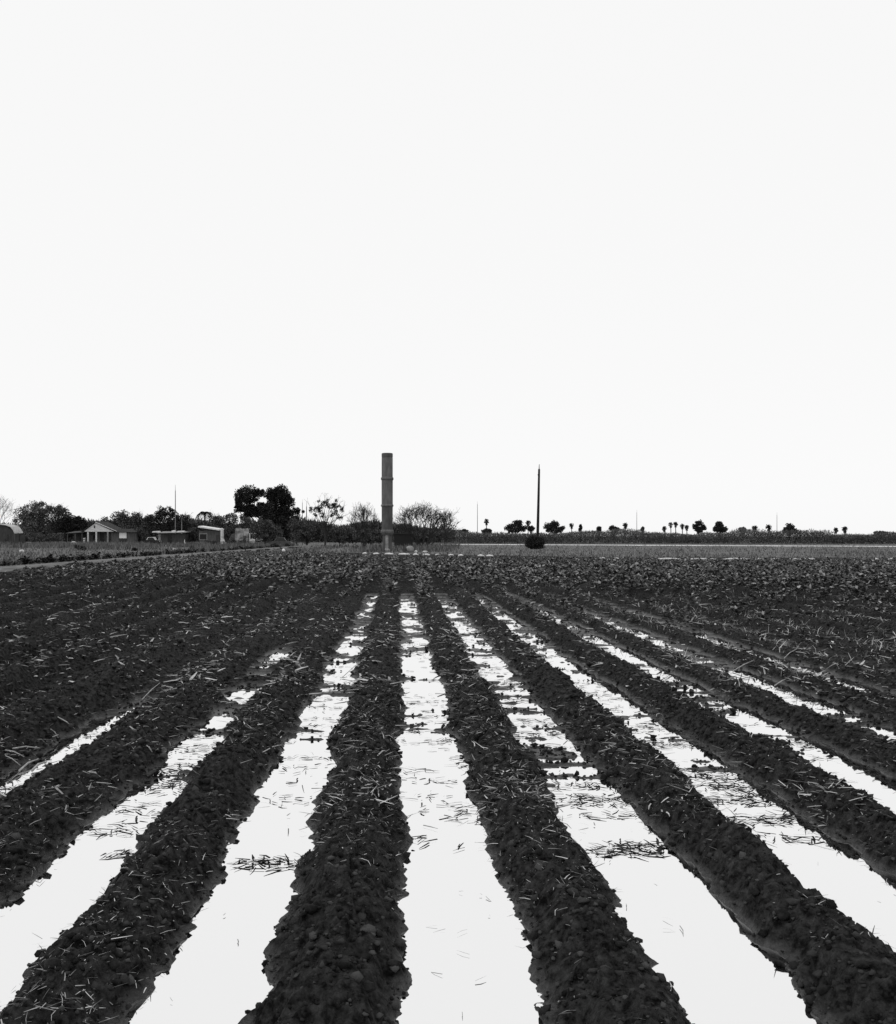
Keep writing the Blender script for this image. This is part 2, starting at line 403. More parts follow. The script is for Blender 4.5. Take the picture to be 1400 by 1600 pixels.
# clods
ico_v = []
g = (1+5**.5)/2
for a in (-1, 1):
    for c in (-g, g): ico_v += [(0, a, c), (a, c, 0), (c, 0, a)]
ico_v = np.array(ico_v, float); ico_v /= np.linalg.norm(ico_v[0])
ico_f = []
for i in range(12):
    for j in range(i+1, 12):
        for k in range(j+1, 12):
            d = [np.linalg.norm(ico_v[a]-ico_v[b]) for a, b in ((i, j), (j, k), (i, k))]
            if max(d) < 1.1:
                nrm = np.cross(ico_v[j]-ico_v[i], ico_v[k]-ico_v[i])
                ico_f.append((i, j, k) if nrm@ico_v[i] > 0 else (i, k, j))
ico_f = np.array(ico_f)
def clods(X, Y, Z, R):
    n = len(X)
    jit = 1 + rng.uniform(-.5, .45, (n, 12, 1))
    a = rng.uniform(0, 6.283, n); ca, sa = np.cos(a), np.sin(a)
    v = ico_v[None]*jit*R[:, None, None]
    v[:, :, 0] *= rng.uniform(.7, 1.3, (n, 1)); v[:, :, 2] *= rng.uniform(.5, .9, (n, 1))
    x = v[:, :, 0]*ca[:, None]-v[:, :, 1]*sa[:, None]; y = v[:, :, 0]*sa[:, None]+v[:, :, 1]*ca[:, None]
    v = np.stack([x+X[:, None], y+Y[:, None], v[:, :, 2]+Z[:, None]], 2).reshape(-1, 3)
    f = (ico_f[None]+np.arange(n)[:, None, None]*12).reshape(-1, 3)
    return v, f
parts = []
for n, y0, y1, r0, r1 in ((20000, 2.4, 9, .003, .013), (30000, 6, 34, .007, .028), (5000, 3.0, 14, .010, .028)):
    X, Y = screen_pts(n, y0, y1, -0.62, 0.74)
    Z = height(X, Y); ok = Z > 0.003
    X, Y, Z = X[ok], Y[ok], Z[ok]; R = r0+(r1-r0)*rng.random(len(X))**2
    parts.append(clods(X, Y, np.maximum(Z, -R*.2)+R*.3, R))
v, f = joinv(parts)
tag(link('soil_clods', np_mesh('soil_clods', v, f, M['clod'])), 'dark wet clods and crumbs of soil on the furrow ridges', 'soil clods', kind='stuff')

# floating scum of straw and crumbs in the wet furrows
X, Y = screen_pts(70000, 4.4, 26, -0.45, 0.68)
Z = height(X, Y); k = np.round((X-X0)/SP)
lowf = vn(Y*1.15 + k*11, k*5.7, 21); bar = vn(X*1.6 + k*3, Y*8, 24)
ok = (Z < 0.0) & (Z > -0.2) & (bar > 0.53) & (lowf > rng.uniform(.1, .7, len(X)))
X, Y = X[ok], Y[ok]; m = len(X)
v1, f1 = strips(X, Y, np.full(m, .003), rng.uniform(.02, .11, m), rng.uniform(.004, .012, m), rng.normal(0, .8, m)+np.where(rng.random(m) < .5, 0, math.pi), rng.uniform(-.02, .06, m), rng.uniform(-.15, .15, m), 0.004)
tag(link('floating_straw', np_mesh('floating_straw', v1, f1, M['clod'])), 'dark sodden straw and scum floating on the furrow water', 'floating straw', kind='stuff')

# ---- crop plants
def plant_blades(X, Y, Z, S, nl, spread=.19):
    n = len(X)
    Xr = np.repeat(X, nl); Yr = np.repeat(Y, nl); Zr = np.repeat(Z, nl); Sr = np.repeat(S, nl); m = n*nl
    yaw = rng.uniform(0, 6.283, m); pit = rng.uniform(-.15, .95, m)
    r = rng.uniform(0, spread, m)*Sr
    return strips(Xr+np.cos(yaw)*r, Yr+np.sin(yaw)*r, Zr+rng.uniform(0, .17, m)*Sr*(1-2.2*r*r/(Sr*Sr)/.08), rng.uniform(.04, .12, m)*Sr, rng.uniform(.03, .075, m)*Sr, yaw, pit, rng.uniform(-.5, .5, m))
px_, py_ = [], []
for k in range(-19, 48):
    xr = X0 + SP*(k+.5)
    yy = 15.0
    while yy < 86:   # rows of plants
        for side in (0, 1):
            x = xr + random.gauss(0, .08) + side*SP*.5*(1 if random.random() < .5 else -1)*random.uniform(.4, .9)
            y = yy + random.uniform(-.1, .1)
            if side and random.random() < (.985 if y < 55 else .8): continue
            if x < edge_l(y)+2.6 or y > y_end(x)-1.6: continue
            if not (-.52 < x/y < .66): continue
            start = 26 - 5*max(0, min(1, (x/y-.1)/.35)) + (3 if x/y < -.2 else 0)
            if random.random() > max(.22 if x/y > .12 or x/y < -.12 else 0.05, min(1, (y-start+6)/12)): continue
            if side and y < 33 and abs(k-1.5) < 4: continue
            px_.append(x); py_.append(y)
        yy += .30
px_ = np.array(px_); py_ = np.array(py_)
order = np.argsort(py_); px_, py_ = px_[order], py_[order]
print('crop plants', len(px_))
pz_ = height(px_, py_); ps_ = sstep(12, 40, py_)*.6*rng.uniform(.5, 1.5, len(px_)) + rng.uniform(.7, 1.15, len(px_))*(1-.62*sstep(-24, -3, py_-y_end(px_)))*(1-.3*sstep(-.12, -.3, px_/py_))
N_IND = 300
v, f = plant_blades(px_[N_IND:], py_[N_IND:], pz_[N_IND:], ps_[N_IND:], 22)
tag(link('crop_rows', np_mesh('crop_rows', v, f, M['crop'])), 'dark leafy crop plants covering the far half of the field', 'crop', kind='stuff')
protos = [np_mesh('crop_plant', *plant_blades(np.zeros(1), np.zeros(1), np.zeros(1), np.ones(1), 30, .09), M['crop']) for _ in range(8)]
for i in range(N_IND):
    o = link('crop_plant', protos[i % 8], None, (px_[i], py_[i], pz_[i])); o.scale = (ps_[i],)*3; o.rotation_euler.z = random.uniform(0, 6)
    tag(o, 'small dark leafy crop plant along the near edge of the planted rows', 'crop plant', 'crop plants nearest the bare ridges')

# ---- grass beyond the field, left of the track and far away
def blades(X, Y, hmin, hmax, wmin, wmax, z=0.06):
    n = len(X); hgt = rng.uniform(hmin, hmax, n); ww = rng.uniform(wmin, wmax, n); a = rng.uniform(0, 3.14, n)
    lx = rng.normal(0, .35, n)*hgt; ly = rng.normal(0, .35, n)*hgt
    v = np.stack([np.stack([X-np.cos(a)*ww, Y-np.sin(a)*ww, np.full(n, z)], 1), np.stack([X+np.cos(a)*ww, Y+np.sin(a)*ww, np.full(n, z)], 1), np.stack([X+lx, Y+ly, z+hgt], 1)], 1).reshape(-1, 3)
    return v, np.arange(n*3).reshape(-1, 3)
X, Y = screen_pts(60000, 30, 200, -.56, .66, 1.4)
tc_ = track_c(Y)
cl = vn(X*.35, Y*.12, 101)
ok = ((Y > y_end(X)+8) | (X < edge_l(Y)-.4)) & (np.abs(X-tc_+.4) > 2.4+.9*rng.random(len(X))) & (rng.random(len(X)) < .35+.9*cl)
rd = 176 + (X-GX(700, 176))/(150-GX(700, 176))*(104-176)
ok &= ~((X > GX(690, 176)) & (np.abs(Y-rd) < 7.5))
X, Y = X[ok], Y[ok]
v, f = blades(X, Y, .06, .32, .02, .07)
tag(link('grass', np_mesh('grass', v, f, M['grass'])), 'rough grey grass beyond the field and left of the track', 'grass', kind='stuff')
# knee high weeds before the thicket and round the standpipe
X, Y = screen_pts(16000, 88, 150, -.46, .07, 1.2)
ok = (vn(X*.3, Y*.15, 103) > rng.uniform(.3, .8, len(X))) & (np.abs(X-track_c(Y)) > 3.6) & (Y > y_end(X)+8)
X, Y = X[ok], Y[ok]
X2, Y2 = screen_pts(26000, 128, 184, -.52, -.12, 1.2)
ok = (vn(X2*.25, Y2*.12, 104) > rng.uniform(.25, .75, len(X2))) & (np.abs(X2-track_c(Y2)) > 3.6)
X = np.concatenate([X, X2[ok]]); Y = np.concatenate([Y, Y2[ok]])
v, f = blades(X, Y, .25, .85, .03, .09)
tag(link('tall_weeds', np_mesh('tall_weeds', v, f, M['grass'])), 'knee high grey weeds in front of the thicket and standpipe', 'weeds', kind='stuff')

# dark weed clumps along both edges of the track and the bank
wp = [np_mesh('weed_clump', *plant_blades(np.zeros(1), np.zeros(1), np.zeros(1), np.ones(1)*1.5, 40, .11), M['evergreen']) for _ in range(5)]
for i in range(300):
    y = 34*(118/34)**random.random()
    sidew = i % 2
    x = track_c(y) + (0 if sidew == 0 else -.45) + (-1.7-abs(random.gauss(0, .6)) if sidew == 0 else 2.2+random.gauss(0, .35))
    z = 0.26 if sidew == 0 else float(height(np.array([x]), np.array([y]))[0])
    o = link('weed_clump', wp[i % 5], None, (x, y, max(z, .04))); s = random.uniform(.7, 1.5)*(1 if sidew == 0 else .8); o.scale = (s*1.1, s*1.1, s*(1.0 if sidew == 0 else .6)); o.rotation_euler.z = random.uniform(0, 6)
    if sidew == 0: tag(o, 'dark weed clump on the grassy left edge of the dirt track', 'weed', 'weed clumps left of the track')
    else: tag(o, 'dark weed clump on the soil bank between track and field', 'weed', 'weed clumps on the field bank')

# ------------------------------------------------------------------ larger stalks one can point at
def stalk(pxa, pya, pxb, pyb, r, label, z=0.0, lift=0.02):
    Ya = CAMZ*F/(pya-HY); Yb = CAMZ*F/(pyb-HY)
    # put both ends on the soil surface along the sight line
    def onsoil(px, py):
        Y = 30.0
        yy = np.linspace(2.5, 40, 3000); xx = (px-VX)*yy/F; zz = CAMZ-(py-HY)*yy/F
        hh = np.maximum(height(xx, yy), 0.0); i = np.argmax(zz < hh)
        return Vector((xx[i], yy[i], hh[i]))
    a, b2 = onsoil(pxa, pya), onsoil(pxb, pyb); m = (a+b2)/2 + Vector((0, 0, .01))
    up = Vector((0, 0, lift))
    mb = MB(); mid = m+up; mid.x += random.uniform(-.01, .01)
    rel = [a+up*.6-a, mid-a, b2+up-a]
    mb.tube(rel, [r*.75, r*.68, r*.45], 5, True)
    o = mb.build('dry_stalk', M['stalk'], None, True, tuple(a))
    tag(o, label, 'dry stalk', 'larger dry stalks lying on the soil')
stalk(20, 1173, 62, 1173, .008, 'pale straight stalk reaching in from the left edge above the narrow puddle')
stalk(8, 1176, 38, 1187, .008, 'upper of the two slanting pale stalks at the far left edge')
stalk(8, 1184, 32, 1201, .006, 'lower thin slanting stalk at the far left edge')
stalk(30, 1207, 60, 1190, .010, 'thick white stalk lying along the end of the narrow left puddle')
stalk(50, 1207, 73, 1195, .013, 'stubby grey stalk just right of the thick white one')
stalk(90, 1124, 119, 1145, .007, 'straight stalk slanting down to the edge of the narrow left puddle')
stalk(79, 1142, 91, 1158, .006, 'short thin stalk above the narrow left puddle')
stalk(82, 1236, 98, 1247, .009, 'short curved pale stalk alone on dark soil near lower left corner')
stalk(139, 1211, 158, 1220, .009, 'knobbly pale stalk between the narrow puddle and the next furrow')
stalk(229, 1168, 238, 1180, .008, 'short stalk standing at the left bank of the second puddle')
stalk(222, 1095, 250, 1070, .007, 'long thin stalk lying in line with the narrow left puddle')
stalk(535, 1060, 572, 1030, .006, 'long thin stalk on the ridge left of the central furrow')
stalk(1225, 1030, 1245, 1017, .008, 'pale slanting stalk sticking up on a right hand ridge')
stalk(1145, 1050, 1178, 1034, .008, 'long pale stalk lying across the debris between two right hand puddles')
stalk(1210, 1073, 1232, 1062, .008, 'dark-ended pale stalk beside the far right puddle')
stalk(590, 1187, 602, 1180, .007, 'short pale stalk low on the broad ridge left of the central furrow')
stalk(410, 1180, 440, 1168, .006, 'thin stalk across the ridge between the two left puddles')
stalk(1290, 1048, 1310, 1040, .006, 'short pale stalk on the ridge above the far right puddle')

# ------------------------------------------------------------------ trees
def leaf_cloud(mb, centre, rad, n, l0, l1, squash=.8):
    for _ in range(n):
        v = Vector((random.gauss(0, 1), random.gauss(0, 1), random.gauss(0, 1))); v.normalize()
        q = Vector(centre) + Vector((v.x, v.y, v.z*squash))*rad*(random.random()**.45)
        d = (v + Vector((random.uniform(-1, 1), random.uniform(-1, 1), random.uniform(-.8, .8)))).normalized()
        n_ = d.orthogonal().normalized()
        if random.random() < .5: n_ = d.cross(n_)
        mb.quad(q, d, n_, random.uniform(l0, l1), random.uniform(l0, l1)*.7)
def grow(mb, p, d, L, r, depth, spread, upb, nseg=3, tips=None, sub=(2, 3), rmin=.008, shrink=(.62, .85)):
    pts = [Vector(p)]; dd = Vector(d).normalized()
    for i in range(nseg):
        dd = (dd + Vector((random.gauss(0, .13), random.gauss(0, .13), random.gauss(0, .10)+upb))).normalized()
        pts.append(pts[-1] + dd*L/nseg)
    rr = [max(rmin, r*(1-.4*i/nseg)) for i in range(nseg+1)]
    mb.tube(pts, rr, 4 if r > .05 else 3)
    if depth == 0:
        if tips is not None: tips.append(pts[-1])
        return
    for _ in range(random.randint(*sub)):
        k = random.randint(max(1, nseg-2), nseg)
        a = Vector((random.gauss(0, 1), random.gauss(0, 1), random.gauss(0, .7))).normalized()
        nd = (dd + a*spread).normalized()
        grow(mb, pts[k], nd, L*random.uniform(*shrink), rr[k]*random.uniform(.5, .72), depth-1, spread, upb, nseg, tips, sub, rmin, shrink)

def leafy_tree(name, label, cat, Y, lobes, trunk_px, mat, n_clump, n_leaf, leaf=(.2, .45), bark='dtwig', base_z=0.05, depth_scale=1.0, group=None, trunk_r=.25, wisps=0, pad=0.0):
    """lobes: (px, py, half width px, half height px) as seen in the photograph, given real depth round distance Y"""
    bx = GX(trunk_px, Y)
    root = empty(name, (bx, Y, base_z), label, cat, group)
    mb = MB(); tb = MB(); s = Y/F
    tot = sum(l[2]*l[3] for l in lobes); cents = []
    for (px, py, rw, rh) in lobes:
        cx, cz = GX(px, Y)-bx, GZ(py, Y)-base_z
        for _ in range(max(3, int(n_clump*rw*rh/tot))):
            v = Vector((random.gauss(0, 1), random.gauss(0, 1), random.gauss(0, 1))).normalized()*(random.random()**.42)
            c = Vector((cx+v.x*rw*s*.86, v.y*rw*s*.86*depth_scale, cz+v.z*rh*s*.86)); 
            if c.z < .2: c.z = .2 + random.random()*.3
            cents.append(c)
            leaf_cloud(mb, c, min(rw, rh)*s*random.uniform(.20, .40), int(n_leaf*1.7), *leaf)
    top = max(c.z for c in cents); zt = min(top*.45, min(GZ(l[1]+l[3]*.3, Y) for l in lobes))
    zt = max(zt, .5)
    tb.tube([(0,0,-.1), (random.uniform(-.1,.1), 0, zt*.5), (random.uniform(-.3,.3), 0, zt)], [trunk_r, trunk_r*.8, trunk_r*.65], 7)
    for c in random.sample(cents, min(len(cents), 26)):
        a = Vector((0, 0, zt*random.uniform(.45, 1.0))); m = a.lerp(c, .5) + Vector((random.gauss(0, .3), random.gauss(0, .3), .15))
        tb.tube([a, m, c], [trunk_r*.4, trunk_r*.22, .02], 4)
    for _ in range(wisps):
        c = random.choice(cents); d = Vector((c.x-0, c.y, (c.z-zt)+.5)).normalized()
        grow(tb, c, d, random.uniform(.5, 1.1), .03, 1, .6, .05, 2, None, (2, 3), .012)
    tb.build('trunk', M[bark], root); mb.build('crown', M[mat], root)
    return root

def bare_tree(name, label, cat, Y, px0, px1, py_top, base_px, stems, mat='twig', base_z=.05, depth=4, rmin=.012, r0=.11, spread=.55, upb=.05, lean=1.0, low=0.0, group=None, sub=(2,3)):
    """multi-stemmed leafless tree filling px0..px1 up to py_top"""
    bx = GX(base_px, Y); root = empty(name, (bx, Y, base_z), label, cat, group)
    s = Y/F; Ht = GZ(py_top, Y)-base_z; xl = (px0-base_px)*s; xr = (px1-base_px)*s
    tb = MB(); cb = MB()
    L0 = Ht/ (1+.72+.52+.37) * 1.22
    tmp = MB(); tips = []
    for i in range(stems):
        t = (i+.5)/stems
        tx = (xl+(xr-xl)*t)*lean; d = Vector((tx, random.uniform(-.6, .6)*abs(xr-xl)*.5, Ht*random.uniform(.75, 1.05))).normalized()
        st = Vector((random.uniform(-.25, .25)+tx*.08, random.uniform(-.3, .3), -.05))
        q = st + d*L0*.8
        tb.tube([st, st.lerp(q, .5)+Vector((random.gauss(0, .06), 0, 0)), q], [r0, r0*.8, r0*.62], 5)
        for _ in range(random.randint(2, 3)):
            a = Vector((random.gauss(0, 1), random.gauss(0, 1), random.gauss(0, .6))).normalized()
            grow(cb, st.lerp(q, random.uniform(.55, 1)), (d+a*spread*.8).normalized(), L0*.72, r0*.5, depth-1, spread, upb, 3, tips, sub, rmin)
    # fit the crown to its measured height and width
    allv = tb.v+cb.v
    zmax = np.percentile([v[2] for v in allv], 99.6); x_lo = np.percentile([v[0] for v in allv], 1); x_hi = np.percentile([v[0] for v in allv], 99)
    fz = Ht/zmax
    for m in (tb, cb):
        m.v = [((v[0]*(xl/x_lo) if v[0] < 0 else v[0]*(xr/x_hi)), v[1]*.9, v[2]*fz if v[2] > 0 else v[2]) for v in m.v]
    for v_i, v in enumerate(cb.v):      # rounded outline of the crown
        q_ = math.hypot(v[0]/(abs(xl) if v[0] < 0 else xr), v[2]/Ht)
        if q_ > .7: cb.v[v_i] = tuple(c_*(.7+.55*(q_-.7))*1.06/q_ if a_ != 1 else c_ for a_, c_ in enumerate(v))
        elif q_ > 0: cb.v[v_i] = (v[0]*1.06, v[1], v[2]*1.06)
    tb.lathe([(.34, -.1), (.3, .12), (.12, .22)], 7)
    tb.build('trunk', M[mat], root); cb.build('crown', M[mat], root)
    return root

# left group, from the frame edge to the big tree
bare_tree('bare_tree', 'tall bare tree cut by the left edge of the picture behind the tin roofed shed', 'tree', 178, -30, 24, 764, -8, 4, 'twig', depth=5, rmin=.02, spread=.6)
leafy_tree('mesquite_tree', 'wide grey mesquite tree with thin hazy crown right of the tin roofed shed', 'tree', 200,
    [(48, 800, 25, 17), (66, 797, 22, 14), (88, 797, 16, 12), (38, 815, 20, 14), (60, 820, 30, 20), (95, 800, 12, 12)], 62, 'greyleaf', 260, 26, (.2, .42), 'twig', wisps=90)
leafy_tree('evergreen_tree', 'round black evergreen tree left of the house gable', 'tree', 196,
    [(102, 815, 24, 17), (120, 818, 16, 13), (98, 828, 22, 16), (130, 822, 10, 9)], 104, 'evergreen', 130, 34, (.22, .5))
leafy_tree('shade_tree', 'grey brown tree behind the right half of the house roof', 'tree', 232,
    [(172, 815, 16, 11), (192, 808, 15, 12), (210, 812, 16, 13), (224, 818, 14, 14), (196, 825, 34, 14)], 205, 'shrub', 240, 26, (.25, .5), 'twig', wisps=90)
leafy_tree('live_oak_tree', 'dark rounded tree behind the junk roofed shack with a thin pole before it', 'tree', 205,
    [(256, 802, 20, 11), (240, 812, 16, 13), (272, 806, 14, 12), (262, 822, 34, 16), (288, 818, 10, 16)], 262, 'evergreen', 150, 30, (.22, .45), wisps=16)
bare_tree('bare_tree', 'small bare tree right of the dark rounded tree with a gap of sky beyond', 'tree', 205, 276, 304, 793, 290, 4, 'twig', depth=4, rmin=.02)
leafy_tree('shade_tree', 'low dark tree mass between the white roofed shack and the tallest tree', 'tree', 185,
    [(338, 812, 16, 12), (360, 812, 16, 11), (384, 815, 18, 14), (350, 828, 28, 14), (390, 830, 22, 14)], 360, 'shrub', 170, 26, (.2, .42), 'twig', wisps=20)
bare_tree('bare_tree', 'thin bare treetop rising just right of the drooping palm', 'tree', 200, 318, 345, 790, 330, 3, 'twig', depth=4, rmin=.015)
leafy_tree('big_evergreen_tree', 'tallest tree left of the standpipe, black crown of two rounded lobes', 'tree', 150,
    [(387, 777, 21, 18), (378, 783, 15, 12), (372, 793, 9, 8), (403, 768, 9, 9), (435, 775, 22, 18), (448, 788, 12, 18), (425, 772, 14, 14), (397, 797, 16, 13), (385, 796, 14, 10), (407, 792, 9, 10), (420, 800, 30, 18), (432, 815, 30, 20), (447, 805, 14, 24), (440, 833, 20, 14)],
    425, 'evergreen', 420, 60, (.16, .36), trunk_r=.4)
leafy_tree('evergreen_tree', 'small dark tree clump touching the right side of the tallest tree', 'tree', 152,
    [(463, 798, 7, 6), (470, 801, 5, 6), (462, 808, 8, 8)], 464, 'evergreen', 26, 30, (.15, .3), trunk_r=.1)
leafy_tree('round_bush', 'rounded grey bush at the foot of the tallest tree', 'bush', 142,
    [(412, 822, 18, 13), (425, 832, 20, 14), (404, 836, 14, 10)], 415, 'shrub', 90, 30, (.14, .3), trunk_r=.12)
leafy_tree('yard_brush', 'low grey brush in the yard between the tin roofed shed and the house', 'brush', 176,
    [(55, 838, 16, 8), (75, 840, 16, 8), (92, 840, 12, 8), (64, 844, 26, 5)], 70, 'greyleaf', 80, 18, (.18, .36), 'twig', trunk_r=.08, wisps=60)
leafy_tree('yard_brush', 'dark brush between the house wing and the parked car', 'brush', 190,
    [(216, 832, 10, 12), (226, 838, 8, 10), (208, 843, 8, 4)], 218, 'shrub', 60, 22, (.18, .36), 'twig', trunk_r=.08, wisps=20)
leafy_tree('yard_brush', 'dark brush filling the gap between the two shacks', 'brush', 176,
    [(298, 834, 8, 11), (305, 838, 7, 9), (296, 843, 8, 5)], 300, 'shrub', 60, 22, (.18, .36), 'twig', trunk_r=.08, wisps=20)
leafy_tree('yard_brush', 'grey weeds and brush at the foot of the ruined wall', 'brush', 160,
    [(362, 845, 10, 4), (380, 847, 12, 3), (420, 846, 12, 4), (330, 847, 10, 3)], 372, 'greyleaf', 60, 16, (.12, .26), 'twig', trunk_r=.05, wisps=40)
# thicket between the tall tree and the standpipe
leafy_tree('thicket', 'high end of the grey thicket just right of the tallest tree', 'thicket', 135,
    [(465, 826, 18, 17), (485, 826, 20, 15), (505, 828, 20, 14), (478, 838, 26, 12)], 480, 'shrub', 130, 28, (.14, .3), 'twig', trunk_r=.1, wisps=50)
leafy_tree('thicket', 'lower grey thicket under the clumpy tree with visible sky gaps', 'thicket', 138,
    [(525, 833, 22, 11), (545, 835, 22, 10), (535, 841, 30, 10)], 530, 'shrub', 110, 26, (.14, .3), 'twig', trunk_r=.1, wisps=40)
leafy_tree('thicket', 'low thicket left of the standpipe behind the upright bare tree', 'thicket', 136,
    [(570, 836, 22, 11), (592, 837, 20, 11), (582, 842, 26, 9)], 580, 'shrub', 110, 26, (.14, .3), 'twig', trunk_r=.1, wisps=30)
leafy_tree('thicket', 'low dark thicket right of the standpipe under the wide bare bush', 'thicket', 134,
    [(628, 840, 18, 9), (650, 838, 22, 10), (676, 837, 22, 11), (698, 836, 16, 13)], 660, 'shrub', 120, 26, (.14, .3), 'twig', trunk_r=.1, wisps=20)
leafy_tree('clumpy_tree', 'tree with dark leaf clumps and sky gaps between tallest tree and bare tree', 'tree', 128,
    [(507, 788, 9, 6), (497, 794, 8, 6), (488, 797, 7, 5), (518, 791, 10, 6), (527, 789, 8, 5), (534, 797, 6, 5), (500, 800, 6, 4), (523, 800, 7, 5), (531, 808, 6, 6), (518, 806, 6, 4), (504, 806, 5, 5), (513, 782, 4, 3), (499, 783, 4, 3), (526, 783, 3, 3), (494, 803, 5, 4)],
    508, 'evergreen', 150, 9, (.12, .26), 'dtwig', trunk_r=.16, wisps=26)
bare_tree('bare_tree', 'upright bare tree with many stems standing just left of the standpipe', 'tree', 118, 541, 596, 778, 570, 8, 'twig', depth=5, rmin=.016, r0=.10, spread=.42, lean=.8)
bare_tree('bare_bush', 'wide fan shaped bare bush just right of the standpipe', 'bush', 116, 606, 718, 779, 660, 15, 'twig', depth=5, rmin=.014, r0=.09, spread=.5, lean=1.0, sub=(2, 3))
leafy_tree('brush_clump', 'dense grey brush in the right flank of the wide bare bush', 'bush', 124,
    [(694, 818, 14, 16), (704, 828, 12, 14), (684, 828, 12, 12)], 695, 'greyleaf', 22, 10, (.12, .26), 'twig', trunk_r=.08, wisps=70)

# long brush belt on the right
def belt(name, label, xa, ya, xb, yb, depth, top_fn, n, mat, big=1.0):
    t = rng.random(n); dep = rng.random(n)*depth
    Y = ya+(yb-ya)*t + dep; X = xa+(xb-xa)*t
    pxv = VX + X*F/Y
    hmax = top_fn(pxv, X)
    lobes = .78+.22*vn(X*.22, dep*.2, 5)+.16*(vn(X*.8, dep*.5, 6)-.5)
    zb = rng.random(n)**.8*hmax*lobes
    L = rng.uniform(.25, .8, n)*big
    yaw = rng.uniform(0, 6.283, n); pit = rng.uniform(-.2, 1.5, n)
    v, f = strips(X, Y, zb, L, rng.uniform(.05, .22, n)*big, yaw, pit, rng.uniform(-.4, .4, n))
    v[:, 2] = np.maximum(v[:, 2], .02)
    return tag(link(name, np_mesh(name, v, f, M[mat])), label, 'brush', kind='stuff')
belt('brush_belt', 'long low belt of dark brush along the right horizon', 10, 196, 165, 178, 9,
     lambda p, X: 3.0-.5*sstep(1100, 1400, p)+1.3*(vn(X*.06, X*0, 9)-.5)+1.1*(vn(X*.30, X*0, 8)-.5), 150000, 'belt', .62)
belt('far_brush', 'low far brush filling the horizon behind the houses and trees on the left', -125, 262, 14, 222, 12,
     lambda p, X: 4.3+2.3*sstep(530, 470, p)-1.0*sstep(200, 120, p)+3.2*(vn(X*.13, X*0, 19)-.5), 90000, 'shrub', 1.7)

# far trees above the belt
def far_tree(label, lobes, tpx, Y=330, n=60, mat='far', wisps=0, name='far_tree', group=None):
    return leafy_tree(name, label, 'tree', Y, lobes, tpx, mat, int(n*2.0), 22, (.3, .65), 'dtwig', trunk_r=.3, wisps=wisps, group=group)
far_tree('dark pointed clump of trees just left of the tall pole', [(808, 818, 8, 8), (797, 824, 9, 7), (817, 824, 8, 7), (800, 828, 14, 5)], 806)
far_tree('small dark tree between the short palm and the tall pole', [(830, 826, 5, 4)], 830, n=16)
far_tree('broad dark clump of trees right of the tall pole', [(866, 820, 8, 7), (856, 824, 7, 7), (876, 825, 7, 5), (866, 829, 15, 5)], 866)
far_tree('small pointed conifer just right of the broad clump', [(907, 827, 2, 5), (907, 823, 1.2, 4)], 907, n=14)
far_tree('tiny dark tree at one third of the right horizon', [(936, 827, 3.5, 4)], 936, n=14)
far_tree('small paired dark trees just left of a lone palm', [(956, 825, 4, 4), (963, 827, 5, 3.5)], 959, n=26)
far_tree('loose lighter tree with visible branches right of the five palms', [(1091, 818, 7, 6), (1086, 824, 5, 5), (1098, 824, 6, 5), (1092, 829, 8, 4)], 1091, mat='far', n=40, wisps=10)
far_tree('solid black tree with a steep peak right of the loose tree', [(1124, 821, 6, 6), (1120, 827, 6, 5), (1130, 827, 7, 5)], 1125, n=60)
far_tree('low pale shrub tree between black peaked tree and stout palm', [(1160, 828, 6, 4)], 1160, n=24, mat='greyleaf')
far_tree('dark round tree right of the thin right hand mast', [(1233, 824, 8, 6), (1238, 829, 10, 4), (1229, 829, 7, 4)], 1233, n=50)
far_tree('low grey tree hump near the right end of the belt', [(1376, 833, 10, 4)], 1376, n=30, mat='greyleaf')
far_tree('tiny far tree between the two masts near the five palms', [(1004, 827, 2, 4)], 1004, n=12)
far_tree('low dark tree hump left of the first lone palm', [(760, 830, 9, 4)], 760, n=26)
far_tree('low flat tree hump beside the wide bare bush', [(725, 831, 9, 4)], 725, n=26)

# palms
def palm(px, py, label, r=4.0, Y=420, group=None, loose=False):
    x = GX(px, Y); zc = GZ(py, Y); s = Y/F; R = r*1.1*s
    root = empty('palm_tree', (x, Y, .05), label, 'palm tree', group)
    MB().tube([(0,0,-.1), (.1,0,zc*.5), (0,0,zc-.1)], [.26, .2, .18], 6).build('trunk', M['twig'], root)
    mb = MB()
    leaf_cloud(mb, (0, 0, zc), R*.85, 120, R*.3, R*.6, 1.0)
    for i in range(24):
        a = random.uniform(0, 6.283); e = random.uniform(-.9, 1.3)
        d = Vector((math.cos(a)*math.cos(e), math.sin(a)*math.cos(e), math.sin(e)))
        n_ = d.orthogonal().normalized()
        mb.quad(Vector((0, 0, zc)), d, n_, R*random.uniform(.75, 1.1), R*random.uniform(.35, .6))
    for i in range(14):   # skirt of dead fronds
        a = random.uniform(0, 6.283); d = Vector((math.cos(a)*.35, math.sin(a)*.35, -1)).normalized()
        mb.quad(Vector((0, 0, zc-.2)), d, d.orthogonal().normalized(), R*1.5, R*.5)
    mb.build('crown', M['far'], root); return root
palm(760, 815, 'lone palm farthest left above the brush belt', 3.6)
palm(825, 817, 'palm close left of the tall dark pole', 3.8)
palm(893, 821, 'lone palm right of the broad clump of trees', 3.4)
palm(977, 821, 'dark lone palm right of the small paired trees', 3.8)
palm(1038, 826, 'shortest palm, leftmost of the group of five', 3.4, group='group of five palms')
palm(1048, 819.5, 'second palm from the left in the group of five', 3.2, group='group of five palms')
palm(1055.5, 819, 'tallest middle palm in the group of five', 3.2, group='group of five palms')
palm(1066, 822, 'fourth palm from the left in the group of five', 3.2, group='group of five palms')
palm(1073, 824, 'rightmost palm of the group of five', 3.2, group='group of five palms')
palm(1179, 825, 'stout palm left of the thin right hand mast', 4.0, Y=400)
